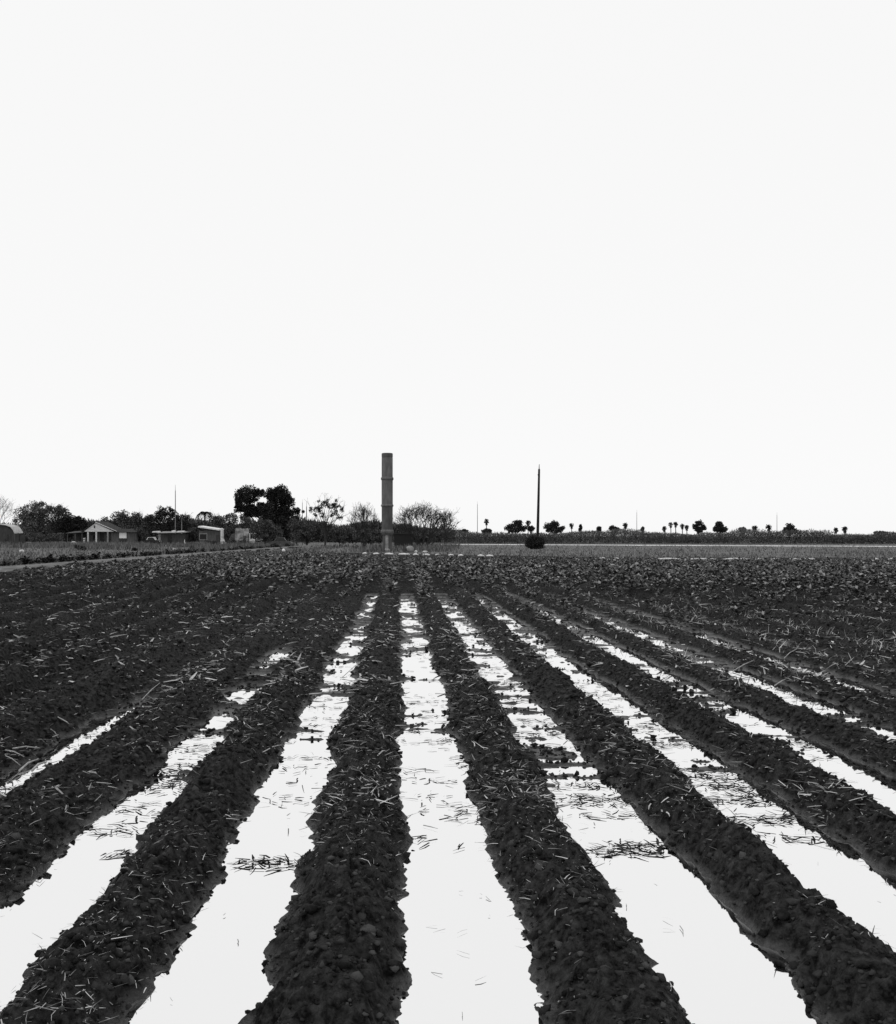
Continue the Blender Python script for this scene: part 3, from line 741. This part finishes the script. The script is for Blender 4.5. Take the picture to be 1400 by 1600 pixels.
palm(1201, 824, 'shaggy palm just left of the thin right hand mast', 4.2, Y=400)
palm(1306, 828, 'left and smaller of the two palms near the right edge', 3.4)
palm(1320, 827, 'right and larger of the two palms near the right edge', 4.0)
# drooping palm among the left trees
rt = empty('palm_tree', (GX(320, 190), 190, .05), 'drooping palm between the dark rounded tree and the white roofed shack', 'palm tree')
zc = GZ(802, 190)
MB().tube([(0,0,-.1), (.05,0,zc*.5), (0,0,zc)], [.28, .22, .2], 6).build('trunk', M['dtwig'], rt)
mb = MB()
for i in range(20):
    a = 6.283*i/20 + random.uniform(-.1, .1); L = random.uniform(1.4, 2.4); pts = []
    for k in range(6):
        t = k/5; pts.append(Vector((math.cos(a)*L*t, math.sin(a)*L*t, zc + random.uniform(.5, .9)*math.sin(t*2.2) - 1.7*t*t)))
    for k in range(5):
        d = (pts[k+1]-pts[k]).normalized(); sd2 = d.cross(Vector((0,0,1))).normalized()
        for q in (-1, 1):
            for w_ in range(3): mb.quad(pts[k].lerp(pts[k+1], w_/3), (sd2*q+d*.5-Vector((0,0,.5))).normalized(), d, .55, .16)
mb.build('crown', M['evergreen'], rt)

# ------------------------------------------------------------------ concrete standpipe
Ys = 96.0; s = Ys/F
root = empty('standpipe', (GX(605, Ys), Ys, .05), 'tall round concrete irrigation standpipe with raised collars at the end of the rows', 'standpipe')
def zz(py): return GZ(py, Ys)-.05
R = 8.7*s
def pipe(z0, z1, r, name, mat):
    MB().lathe([(r-.09, z0), (r, z0+.03), (r, z1-.03), (r-.05, z1)], 32).build(name, M[mat], root, False)
def collar(z, r, h=.42):
    MB().lathe([(R-.02, z-h/2), (r-.05, z-h/2+.02), (r, z-h*.28), (r+.01, z), (r, z+h*.25), (R+.01, z+h/2)], 32).build('collar', M['concrete'], root, False)
pipe(zz(747), zz(715), R, 'pipe_section', 'concrete'); pipe(zz(790), zz(747.3), R*1.01, 'pipe_section', 'concrete'); pipe(zz(832), zz(790.3), R*1.0, 'pipe_section', 'concrete_d')
MB().lathe([(R-.02, zz(715.2)), (R+.005, zz(714)), (R+.005, zz(709)), (R-.05, zz(708.2)), (R-.16, zz(708.2)), (R-.18, zz(715))], 32, cap=True).build('rim', M['concrete_d'], root)
collar(zz(748), R*1.13, .36); collar(zz(790), R*1.12, .30); collar(zz(830.5), R*1.16, .42)
MB().lathe([(R*.98, zz(836)), (R*1.04, zz(835)), (R*1.04, zz(833)), (R*.98, zz(832.2))], 32).build('band', M['concrete_d'], root)
MB().lathe([(R*.86, -.1), (R*.84, zz(836.3)), (R*.8, zz(836.1))], 32).build('base_section', M['wall'], root)
MB().lathe([(.16, .1), (.16, zz(836.8)), (.1, zz(836.5))], 16, -.02, -R*.86-.17).build('riser_pipe', M['concrete_l'], root)
MB().lathe([(.34, .0), (.32, .18), (.2, .3), (.17, .34)], 16, -.02, -R*.86-.2).build('valve_box', M['concrete_l'], root)
MB().box(-1.0, .15, -R-1.15, -R-.55, -.1, .12).build('footing', M['concrete_l'], root)

# broken pale concrete pipe lying beside it
Yp = 88.0
root = empty('concrete_drum', (GX(640, Yp), Yp, .05), 'pale domed end of a broken concrete pipe lying right of the standpipe foot', 'concrete pipe')
mb = MB(); n = 20; prof = [(.0, .62), (.30, .60), (.55, .44), (.68, .15), (.70, -.35), (.66, -1.0)]
vs = []
for r, yy in prof:
    for i in range(n):
        a = 2*math.pi*i/n; vs.append((.55*r*math.cos(a)+yy*-.1, -yy*.5-.1, .34+r*.50*math.sin(a)))
mb.v = vs; mb.f = [(k*n+i, k*n+(i+1) % n, (k+1)*n+(i+1) % n, (k+1)*n+i) for k in range(len(prof)-1) for i in range(n)]
mb.build('shell', M['concrete_l'], root, True)
MB().box(-.7, -.35, -.5, .3, -.05, .45).build('cradle', M['dwall'], root)
# white gated irrigation pipe laid along the head of the rows, seen in lengths between the plants
def pipe_len(pa, pb, r_, lab, grp):
    pm = (pa+pb)/2
    Yq = 60.0
    for _ in range(20): Yq = float(y_end(GX(pm, Yq))) + .5
    xa, xb = GX(pa, Yq), GX(pb, Yq); L = xb-xa; zb = .30 + r_ + .02
    root = empty('irrigation_pipe', (GX(pm, Yq), Yq, zb), lab, 'pipe', grp)
    root.rotation_euler.z = random.uniform(-.05, .05) - (.35 if pm < 900 else 0)
    n = 10; m = MB()
    tt = (-.5, -.42, -.25, 0, .22, .4, .5); m.tube([(L*t_, random.uniform(-.04, .04), -r_*1.0*abs(t_)*random.uniform(.2, 1.6)) for t_ in tt], [r_*q_*random.uniform(.8, 1.15) for q_ in (.45, .8, 1, 1.1, 1, .8, .5)], n, True); m.build('tube', M['white'], root, True)
    m = MB(); m.tube([(L/2-.05, 0, -r_*.4), (L/2+.04, 0, -r_*.5)], [r_*.7, r_*.7], n, True); m.build('coupling', M['board'], root)
for pa, pb in ((566, 575), (583, 592), (600, 616), (622, 640), (645, 653), (660, 671), (680, 687), (700, 708), (716, 723), (746, 756), (759, 770)):
    pipe_len(pa, pb, .065, 'short white length of irrigation pipe at the row ends below the standpipe and bare bush', 'white pipe lengths at the middle row ends')
for pa, pb in ((937, 945), (960, 966), (1018, 1062), (1075, 1118), (1128, 1175), (1180, 1192), (1203, 1220), (1233, 1250), (1257, 1272), (1366, 1372), (1388, 1396)):
    pipe_len(pa, pb, .05, 'thin white length of irrigation pipe at the far edge of the right hand rows', 'white pipe lengths at the right row ends')
# rubble at the ditch
def lump(px, py, Y, w_, h_, mat, label, name='concrete_rubble', cat='rubble'):
    m = MB(); n = 9
    pr = [(w_*.5, -.05), (w_*.55*random.uniform(.8, 1.1), h_*.4), (w_*.38, h_*.8), (w_*.12, h_)]
    m.lathe(pr, n); m.v = [(v[0]*random.uniform(.85, 1.15), v[1]*.6*random.uniform(.85, 1.15), v[2]*random.uniform(.9, 1.1)) for v in m.v]
    x, y, z = P(px, py, Y)
    return tag(m.build(name, M[mat], None, False, (x, y, max(.03, z-h_*.5))), label, cat)
lump(650, 864, 86, .35, .28, 'board', 'small pale lump of rubble touching the right of the broken pipe')
lump(664, 863, 88, .7, .2, 'board', 'flat pale slab of rubble among weeds right of the broken pipe')
lump(443, 863, 82, .34, .5, 'white', 'crumpled white sack on the field edge below the tallest tree', 'white_sack', 'sack')
lump(449, 866, 80, .42, .22, 'white', 'torn white scrap lying right of the crumpled sack', 'white_scrap', 'scrap')
lump(34, 865, 90, .55, .28, 'board', 'pale scrap in the grass left of the track near the shed', 'pale_scrap', 'scrap')
lump(273, 860, 105, .7, .2, 'board', 'flat pale scrap on the grass below the thin pole', 'pale_scrap', 'scrap')
lump(115, 848, 172, 1.2, .5, 'board', 'low pale heap left of the house porch', 'pale_heap', 'heap')
lump(120, 850.5, 165, .6, .45, 'white', 'small white bundle on the grass before the carport', 'white_bundle', 'bundle')
# black bush in the grass
def small_bush(px, py, Y, R_, label):
    x = GX(px, Y); root = empty('dark_bush', (x, Y, .05), label, 'bush')
    m = MB()
    for _ in range(7): leaf_cloud(m, (random.uniform(-R_, R_)*.7, random.uniform(-R_, R_)*.4, R_*random.uniform(.3, .8)), R_*.4, 26, .1, .22)
    m.build('foliage', M['evergreen'], root); MB().tube([(0,0,-.05), (0,0,R_*.6)], [.04, .02], 4).build('stem', M['dtwig'], root)
small_bush(126, 862, 98, .65, 'black spiky bush alone in the grass before the house')
small_bush(211, 862, 96, .3, 'small round black bush in the grass right of the house')
small_bush(554, 851, 112, .45, 'small dark leaning bush in weeds left of the standpipe')
small_bush(301, 859, 108, .32, 'small dark bush in the grass below the white roofed shack')

# ------------------------------------------------------------------ tall pole with bush
Yp = 113.0; x0 = GX(839.5, Yp)
root = empty('utility_pole', (x0, Yp, .05), 'tall dark wooden pole without wires rising from a black bush', 'pole')
MB().tube([(0,0,-.2), (.08,0,3), (.16,0,6.5), (.24,0,GZ(733, Yp)-.05)], [.21, .19, .165, .14], 10, True).build('pole_shaft', M['pole'], root, True)
MB().tube([(.24,0,GZ(733, Yp)-.06), (.26,0,GZ(726, Yp))], [.07, .035], 6, True).build('pole_tip', M['mast'], root)
MB().box(.02, .30, -.18, -.13, 9.6, 9.75).build('bracket', M['pole'], root)
root = empty('pole_bush', (GX(837, 110), 110, .05), 'round black bush wrapped round the foot of the tall pole', 'bush')
mb = MB(); s = 110/F
for _ in range(100):
    a = Vector((random.gauss(0,1), random.gauss(0,1), random.gauss(0,1))).normalized()*(random.random()**.4)
    q_ = (1-(a.z*.5)**2)**.5; c = (a.x*14.5*s*q_, a.y*12*s, .76+.80*a.z); leaf_cloud(mb, c, 3.4*s, 60, .1, .22)
for _ in range(60):
    a = random.uniform(-1.3, 1.3); b2 = random.uniform(-.8, .8); d = Vector((math.sin(a), b2, math.cos(a)+.2)).normalized()
    mb.quad(Vector((d.x*1.0, d.y, .7+d.z*.5)), d, d.orthogonal().normalized(), random.uniform(.4, .65), .07)
mb.build('foliage', M['evergreen'], root)
MB().tube([(0,0,-.1), (.1,0,.9)], [.08, .04], 5).build('stem', M['dtwig'], root)

# thin masts
def mast(px, pt, Y, r, label, name='thin_mast', mat='mast'):
    root = empty(name, (GX(px, Y), Y, .05), label, 'mast')
    h = GZ(pt, Y)
    MB().tube([(0,0,-.1), (0,0,h*.5), (0,0,h)], [r, r*.85, r*.6], 6, True).build('mast_pole', M[mat], root)
    MB().tube([(0,0,h), (0,0,h+r*9)], [r*.35, r*.2], 4, True).build('tip', M[mat], root)
mast(274, 767, 188, .14, 'thin grey pole rising above the dark rounded tree and shack', 'thin_pole')
mast(746, 788, 300, .12, 'faint thin mast left of the first lone palm')
mast(995, 801, 320, .11, 'faint thin mast left of the five palms')
mast(1214, 805, 320, .11, 'faint thin mast right of the shaggy palm')
mast(472.5, 786, 140, .06, 'taller thin stake just right of the tallest tree', 'thin_pole', 'twig')
mast(479, 792, 140, .10, 'shorter broken stake left of the clumpy tree', 'thin_pole', 'twig')
mast(284, 816, 180, .13, 'short pale post standing on the roof line of the junk roofed shack', 'pale_post', 'concrete_l')

# ------------------------------------------------------------------ buildings on the left
Yh = 186.0; s = Yh/F
def X_(px, px0): return (px-px0)*s
# house
b0 = 155
root = empty('gabled_house', (GX(b0, Yh), Yh, .05), 'small old house with pale front gable and shaded porch', 'house')
Z = lambda py: GZ(py, Yh)-.05
gx0, gx1, ga = X_(129, b0), X_(179, b0), X_(149, b0)
MB().box(X_(134, b0), X_(172, b0), 1.6, 8, -.1, Z(831)).build('wall', M['wall'], root)
MB().prism([(gx0+.2, Z(830.8)), (gx1-.2, Z(830.8)), (ga, Z(817))], 0.1, 0.4).build('gable', M['board'], root)
MB().prism([(gx0-.35, Z(832.2)), (ga, Z(815.8)), (gx1+.5, Z(831)), (gx1+.3, Z(830)), (ga, Z(814.4)), (gx0-.35, Z(830.8))][::-1], -.1, 8.3).build('roof', M['roof'], root)
MB().prism([(ga, Z(814.9)), (gx1+.5, Z(829.6)), (gx1+.5, Z(830.6)), (ga, Z(816.2))], -.17, -.103).build('fascia', M['board'], root)
for px in (137, 150, 168): MB().box(X_(px-1.1, b0), X_(px+1.1, b0), .1, .35, 0, Z(831.2)).build('porch_post', M['board' if px < 160 else 'concrete_l'], root)
MB().box(X_(134, b0), X_(173, b0), .0, 1.6, -.05, .22).build('porch_floor', M['wall'], root)
d = MB().box(X_(152.5, b0), X_(158.5, b0), 1.52, 1.597, .22, Z(833)).build('door', M['dark'], root)
MB().box(X_(157.3, b0), X_(157.8, b0), 1.47, 1.517, 1.1, 1.2).build('handle', M['mast'], d)
for a, c in ((141, 148), (169, 172)):
    f_ = MB().box(X_(a, b0), X_(c, b0), 1.53, 1.597, .9, Z(833.5)).build('window', M['dwall'], root)
    MB().box(X_(a+.6, b0), X_(c-.6, b0), 1.50, 1.527, 1.0, Z(834.2)).build('pane', M['glass'], f_)
MB().box(X_(146.5, b0), X_(148.5, b0), .04, .097, Z(825), Z(821)).build('attic_vent', M['dark'], root)
# right wing with low hipped roof
MB().box(X_(172.2, b0), X_(208, b0), .5, 7, -.1, Z(831.5)).build('wing_wall', M['wall'], root)
w0, w1 = X_(171.5, b0), X_(211, b0)
MB().hull8([(w0,.0,Z(831.4)),(w1,.0,Z(831.4)),(w1,7.6,Z(831.4)),(w0,7.6,Z(831.4)),(w0+1.8,2.6,Z(826)),(w1-2.2,2.6,Z(826)),(w1-2.2,5,Z(826)),(w0+1.8,5,Z(826))]).build('wing_roof', M['roof'], root)
f_ = MB().box(X_(184.6, b0), X_(197.4, b0), .42, .497, Z(847), Z(831.9)).build('window', M['dwall'], root)
MB().box(X_(185.3, b0), X_(196.7, b0), .39, .417, Z(841), Z(832.2)).build('curtain', M['curtain'], f_)
MB().box(X_(185.3, b0), X_(196.7, b0), .39, .417, Z(846), Z(841.1)).build('pane', M['glass'], f_)
# carport
root = empty('lean_to', (GX(120, Yh), Yh-.5, .05), 'dark open lean-to attached left of the pale gabled house', 'lean-to')
MB().hull8([(X_(105,120),-.3,Z(833.6)),(X_(131,120),-.3,Z(832.2)),(X_(131,120),5,Z(830)),(X_(105,120),5,Z(831)),(X_(105,120),-.3,Z(832.8)),(X_(131,120),-.3,Z(831.2)),(X_(131,120),5,Z(829)),(X_(105,120),5,Z(830))]).build('roof', M['wall'], root)
MB().box(X_(106,120), X_(130,120), 4, 4.3, -.1, Z(832)).build('wall', M['dwall'], root)
for px in (107, 119, 129.5): MB().box(X_(px-.5,120), X_(px+.5,120), -.1, .05, -.1, Z(833.5)).build('post', M['wall'], root)
# white posts / pots beside the porch
root = empty('hanging_pots', (GX(131.5, 180), 180, .05), 'short pale stack of white pots beside the porch corner', 'pots')
for i, py in enumerate((842, 845.2, 848.4)):
    zc_ = GZ(py, 180)-.05
    MB().lathe([(.12, zc_-.17), (.2, zc_-.05), (.22, zc_+.12), (.16, zc_+.17)], 10).build('pot', M['board'], root)
MB().tube([(.26,0,-.05), (.26,0,GZ(840, 180))], [.04,.04], 5).build('stand', M['mast'], root)
# shed at the far left
Yh2 = 168.0; s = Yh2/F; Z2 = lambda py: GZ(py, Yh2)-.05
root = empty('tin_roofed_shed', (GX(15, Yh2), Yh2, .05), 'dark shed with curved bright tin roof at the left edge', 'shed')
bx = lambda px: (px-15)*s
prof = [(bx(-4), Z2(818.6)), (bx(8), Z2(820)), (bx(16), Z2(823)), (bx(20), Z2(828)), (bx(22.5), Z2(833))]
mb = MB(); n = len(prof)
# sheet slopes down toward the viewer's right, with thickness
for dz in (0, -.08): mb.v += [(x, 0, z+dz) for x, z in prof] + [(x-.55, 5.2, z+.08+dz) for x, z in prof]
mb.f = [(i, i+1, n+i+1, n+i) for i in range(n-1)] + [(2*n+i, 3*n+i, 3*n+i+1, 2*n+i+1) for i in range(n-1)] + [(i, 2*n+i, 2*n+i+1, i+1) for i in range(n-1)] + [(n-1, 3*n-1, 4*n-1, 2*n-1)]
mb.build('roof', M['tin'], root)
MB().prism([(bx(-8), -.1), (bx(21.5), -.1), (bx(21.5), Z2(834)), (bx(18), Z2(829)), (bx(8), Z2(821.5)), (bx(-8), Z2(821))], .3, 2.5).build('wall', M['dwall'], root)
MB().box(bx(21.6), bx(21.6)+.12, 2.6, 5, -.1, Z2(835)).build('side_wall', M['dwall'], root)
MB().box(bx(21.1), bx(22), .1, .25, -.1, Z2(833.5)).build('post', M['wall'], root)
f_ = MB().box(bx(6), bx(12), .22, .297, .9, 2.0).build('window', M['dwall'], root); MB().box(bx(6.6), bx(11.4), .19, .217, 1.0, 1.9).build('pane', M['glass'], f_)
# junk roofed shack
Yk = 172.0; s = Yk/F; Z3 = lambda py: GZ(py, Yk)-.05
root = empty('junk_roofed_shack', (GX(270, Yk), Yk, .05), 'low dark shack with flat roof weighed down by pale junk, under the thin pole', 'shack')
kx = lambda px: (px-270)*s
MB().box(kx(251), kx(289), 0, 4, -.1, Z3(833.6)).build('wall', M['dwall'], root)
MB().hull8([(kx(246),-.5,Z3(833.4)),(kx(292),-.5,Z3(832.2)),(kx(292),4.5,Z3(831)),(kx(246),4.5,Z3(831)),(kx(246),-.5,Z3(832.8)),(kx(292),-.5,Z3(831.4)),(kx(292),4.5,Z3(830)),(kx(246),4.5,Z3(830))]).build('roof', M['concrete_l'], root)
for a, c, t in ((236, 248, 829.5), (266, 272, 828.2), (275, 287, 829)):
    MB().hull8([(kx(a),.6,Z3(832)),(kx(c),.6,Z3(832)),(kx(c),1.8,Z3(832)),(kx(a),1.8,Z3(832)),(kx(a+1),.7,Z3(t+.6)),(kx(c-.6),.7,Z3(t)),(kx(c-1),1.6,Z3(t)),(kx(a+1),1.6,Z3(t+.4))]).build('roof_junk', M['board'], root)
d = MB().box(kx(262), kx(268), -.06, -.003, -.05, Z3(835)).build('door', M['dark'], root); MB().box(kx(267), kx(267.4), -.1, -.063, .95, 1.05).build('handle', M['mast'], d)
MB().box(kx(247), kx(251-.1), .1, .9, -.1, Z3(834.5)).build('side_panel', M['concrete_l'], root)
MB().prism([(kx(288.5), 0), (kx(291.5), 0), (kx(290), 1.1)], -.9, -.7).build('leaning_board', M['board'], root)
# white roofed shack
root = empty('white_roofed_shack', (GX(328, Yk), Yk, .05), 'grey shack with bright white slanting roof edge and open dark window', 'shack')
kx = lambda px: (px-328)*s
MB().prism([(kx(311), -.1), (kx(344), -.1), (kx(344), Z3(830)), (kx(330), Z3(829)), (kx(311), Z3(829.5))], .0, 4).build('wall', M['wall'], root)
MB().hull8([(kx(310.5),-.6,Z3(824.2)),(kx(343),-.6,Z3(828.9)),(kx(343),4.4,Z3(828.2)),(kx(310.5),4.4,Z3(823.4)),(kx(310.5),-.6,Z3(821.9)),(kx(343),-.6,Z3(827.0)),(kx(343),4.4,Z3(826)),(kx(310.5),4.4,Z3(821))]).build('roof', M['white'], root)
MB().prism([(kx(317), Z3(829)), (kx(343.8), Z3(829.5)), (kx(343), Z3(828)), (kx(318), Z3(824.8))], .01, .3).build('gable_wall', M['dwall'], root)
f_ = MB().box(kx(311.2), kx(324), -.08, -.003, Z3(844), Z3(833.2)).build('window', M['concrete_l'], root); MB().box(kx(312.4), kx(322.8), -.11, -.083, Z3(842.6), Z3(834.6)).build('pane', M['dark'], f_)
d = MB().box(kx(338), kx(343), -.07, -.003, -.05, Z3(836)).build('door', M['dwall'], root); MB().box(kx(341.8), kx(342.3), -.11, -.073, 1, 1.1).build('handle', M['mast'], d)
# water heater like tank
Yt = 168.0; s = Yt/F; Z4 = lambda py: GZ(py, Yt)-.05
root = empty('white_tank', (GX(347, Yt), Yt, .05), 'upright narrow white tank right of the white roofed shack', 'tank')
MB().lathe([(.26, Z4(844)), (.30, Z4(843)), (.30, Z4(827)), (.2, Z4(825.6)), (.05, Z4(825))], 16).build('tank_body', M['board'], root)
MB().hull8([(-.3,-.4,-.05),(.75,-.4,-.05),(.75,.4,-.05),(-.3,.4,-.05),(-.25,-.3,Z4(844)),(.35,-.3,Z4(842)),(.35,.3,Z4(842)),(-.25,.3,Z4(844))]).build('stand', M['board'], root)
# mottled wall
root = empty('ruined_wall', (GX(378, Yt), Yt, .05), 'mottled pale wall of a roofless ruin below the tallest tree', 'ruin')
kx = lambda px: (px-378)*s
MB().prism([(kx(367), -.1), (kx(388.5), -.1), (kx(388.5), Z4(826.5)), (kx(387), Z4(825.4)), (kx(377), Z4(826.4)), (kx(376), Z4(825)), (kx(368.5), Z4(825.2)), (kx(367.5), Z4(828))], 0, .35).build('wall', M['mottle'], root)
MB().box(kx(388.6), kx(389.6), -.1, 2.5, -.1, Z4(833)).build('side_wall', M['dwall'], root)
MB().box(kx(380), kx(384), -.05, -.003, -.05, Z4(837)).build('doorway', M['wall'], root)
MB().prism([(kx(352), -.1), (kx(366.8), -.1), (kx(366.8), Z4(833)), (kx(362), Z4(834.5))], .1, .3).build('fallen_sheet', M['wall'], root)
# white frame and trough
root = empty('white_booth', (GX(394, 165), 165, .05), 'small white frame booth with two dark openings right of the ruined wall', 'booth')
kx = lambda px: (px-394)*165/F; Z5 = lambda py: GZ(py, 165)-.05
for a, c in ((389.8, 391), (393.9, 394.8), (397.2, 398.4)): MB().box(kx(a), kx(c), -.1, .1, -.05, Z5(834.5)).build('upright', M['board'], root)
MB().box(kx(389.4), kx(398.8), -.15, .9, Z5(834.4), Z5(833.2)).build('roof', M['board'], root)
MB().box(kx(391.1), kx(397.1), -.06, .05, .0, Z5(842)).build('panel', M['board'], root)
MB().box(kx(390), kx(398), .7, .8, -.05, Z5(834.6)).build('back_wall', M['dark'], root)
root = empty('feed_trough', (GX(405.5, 163), 163, .05), 'long pale trough on short legs right of the white booth', 'trough')
kx = lambda px: (px-405.5)*163/F; Z6 = lambda py: GZ(py, 163)-.05
MB().hull8([(kx(401),-.2,Z6(844.4)),(kx(410.5),-.2,Z6(845)),(kx(410.5),.3,Z6(845)),(kx(401),.3,Z6(844.4)),(kx(400),-.3,Z6(840.4)),(kx(411),-.3,Z6(841.2)),(kx(411),.4,Z6(841.2)),(kx(400),.4,Z6(840.4))]).build('basin', M['board'], root)
for a in (402, 409.3): MB().box(kx(a-.3), kx(a+.3), -.1, .1, -.05, Z6(844.6)).build('leg', M['wall'], root)

# vehicles in the yard
def vehicle(px, Y, name, label, L, body_mat, roof_mat, cat, yaw=0):
    root = empty(name, (GX(px, Y), Y, .05), label, cat); root.rotation_euler.z = yaw
    h = L/2
    pr = [(-h, .35), (h, .35), (h, .75), (h*.93, .88), (h*.55, .95), (-h*.92, .95), (-h, .8)]
    MB().prism(pr, -.85, .85).build('body', M[body_mat], root)
    cabp = [(-h*.62, .953), (h*.50, .953), (h*.26, 1.42), (-h*.42, 1.42)]
    MB().prism(cabp, -.72, .72).build('cabin', M['glass'], root)
    MB().prism([(-h*.45, 1.425), (h*.29, 1.425), (h*.25, 1.50), (-h*.40, 1.50)], -.74, .74).build('roof', M[roof_mat], root)
    for a, c in (((-h*.66, .955), (-h*.43, 1.43)), ((h*.54, .955), (h*.27, 1.43))):
        MB().tube([(a[0], -.75, a[1]), (c[0], -.73, c[1])], [.06, .06], 5).build('pillar', M[roof_mat], root)
    for sx in (-.62, .62):
        for sy in (-.86, .72):
            m = MB(); n = 14; m.v = [(h*sx+.32*math.cos(6.283*i/n), yy, .32+.32*math.sin(6.283*i/n)) for yy in (sy, sy+.14) for i in range(n)]
            m.f = [tuple(range(n)), tuple(range(2*n-1, n-1, -1))]+[(i, n+i, n+(i+1) % n, (i+1) % n) for i in range(n)]
            m.build('wheel', M['rubber'], root)
    MB().box(h+.003, h+.04, -.7, -.45, .62, .76).build('headlight', M['board'], root); MB().box(h+.003, h+.04, .45, .7, .62, .76).build('headlight', M['board'], root)
vehicle(238.5, 166, 'parked_car', 'dark parked car with bright pale roof line left of the junk roofed shack', 2.9, 'dark', 'white', 'car')
vehicle(440, 128, 'derelict_car', 'dull dark derelict car half hidden in weeds under the tallest tree', 2.9, 'car', 'wall', 'car')

# dark shed behind the bare bush
Yd = 126.0; s = Yd/F; Zd = lambda py: GZ(py, Yd)-.05
root = empty('dark_shed', (GX(631, Yd), Yd, .05), 'low black box shed just right of the standpipe behind bare branches', 'shed')
kx = lambda px: (px-631)*s
MB().box(kx(616), kx(645), 0, 2.6, .3, Zd(834.5)).build('wall', M['dark'], root)
MB().box(kx(615), kx(646), -.15, 2.8, Zd(834.4), Zd(833.4)).build('roof', M['roof'], root)
for a in (618, 631, 643): MB().box(kx(a-.7), kx(a+.7), .1, .3, -.1, .297).build('leg', M['dark'], root)
print('done', len(bpy.data.objects))
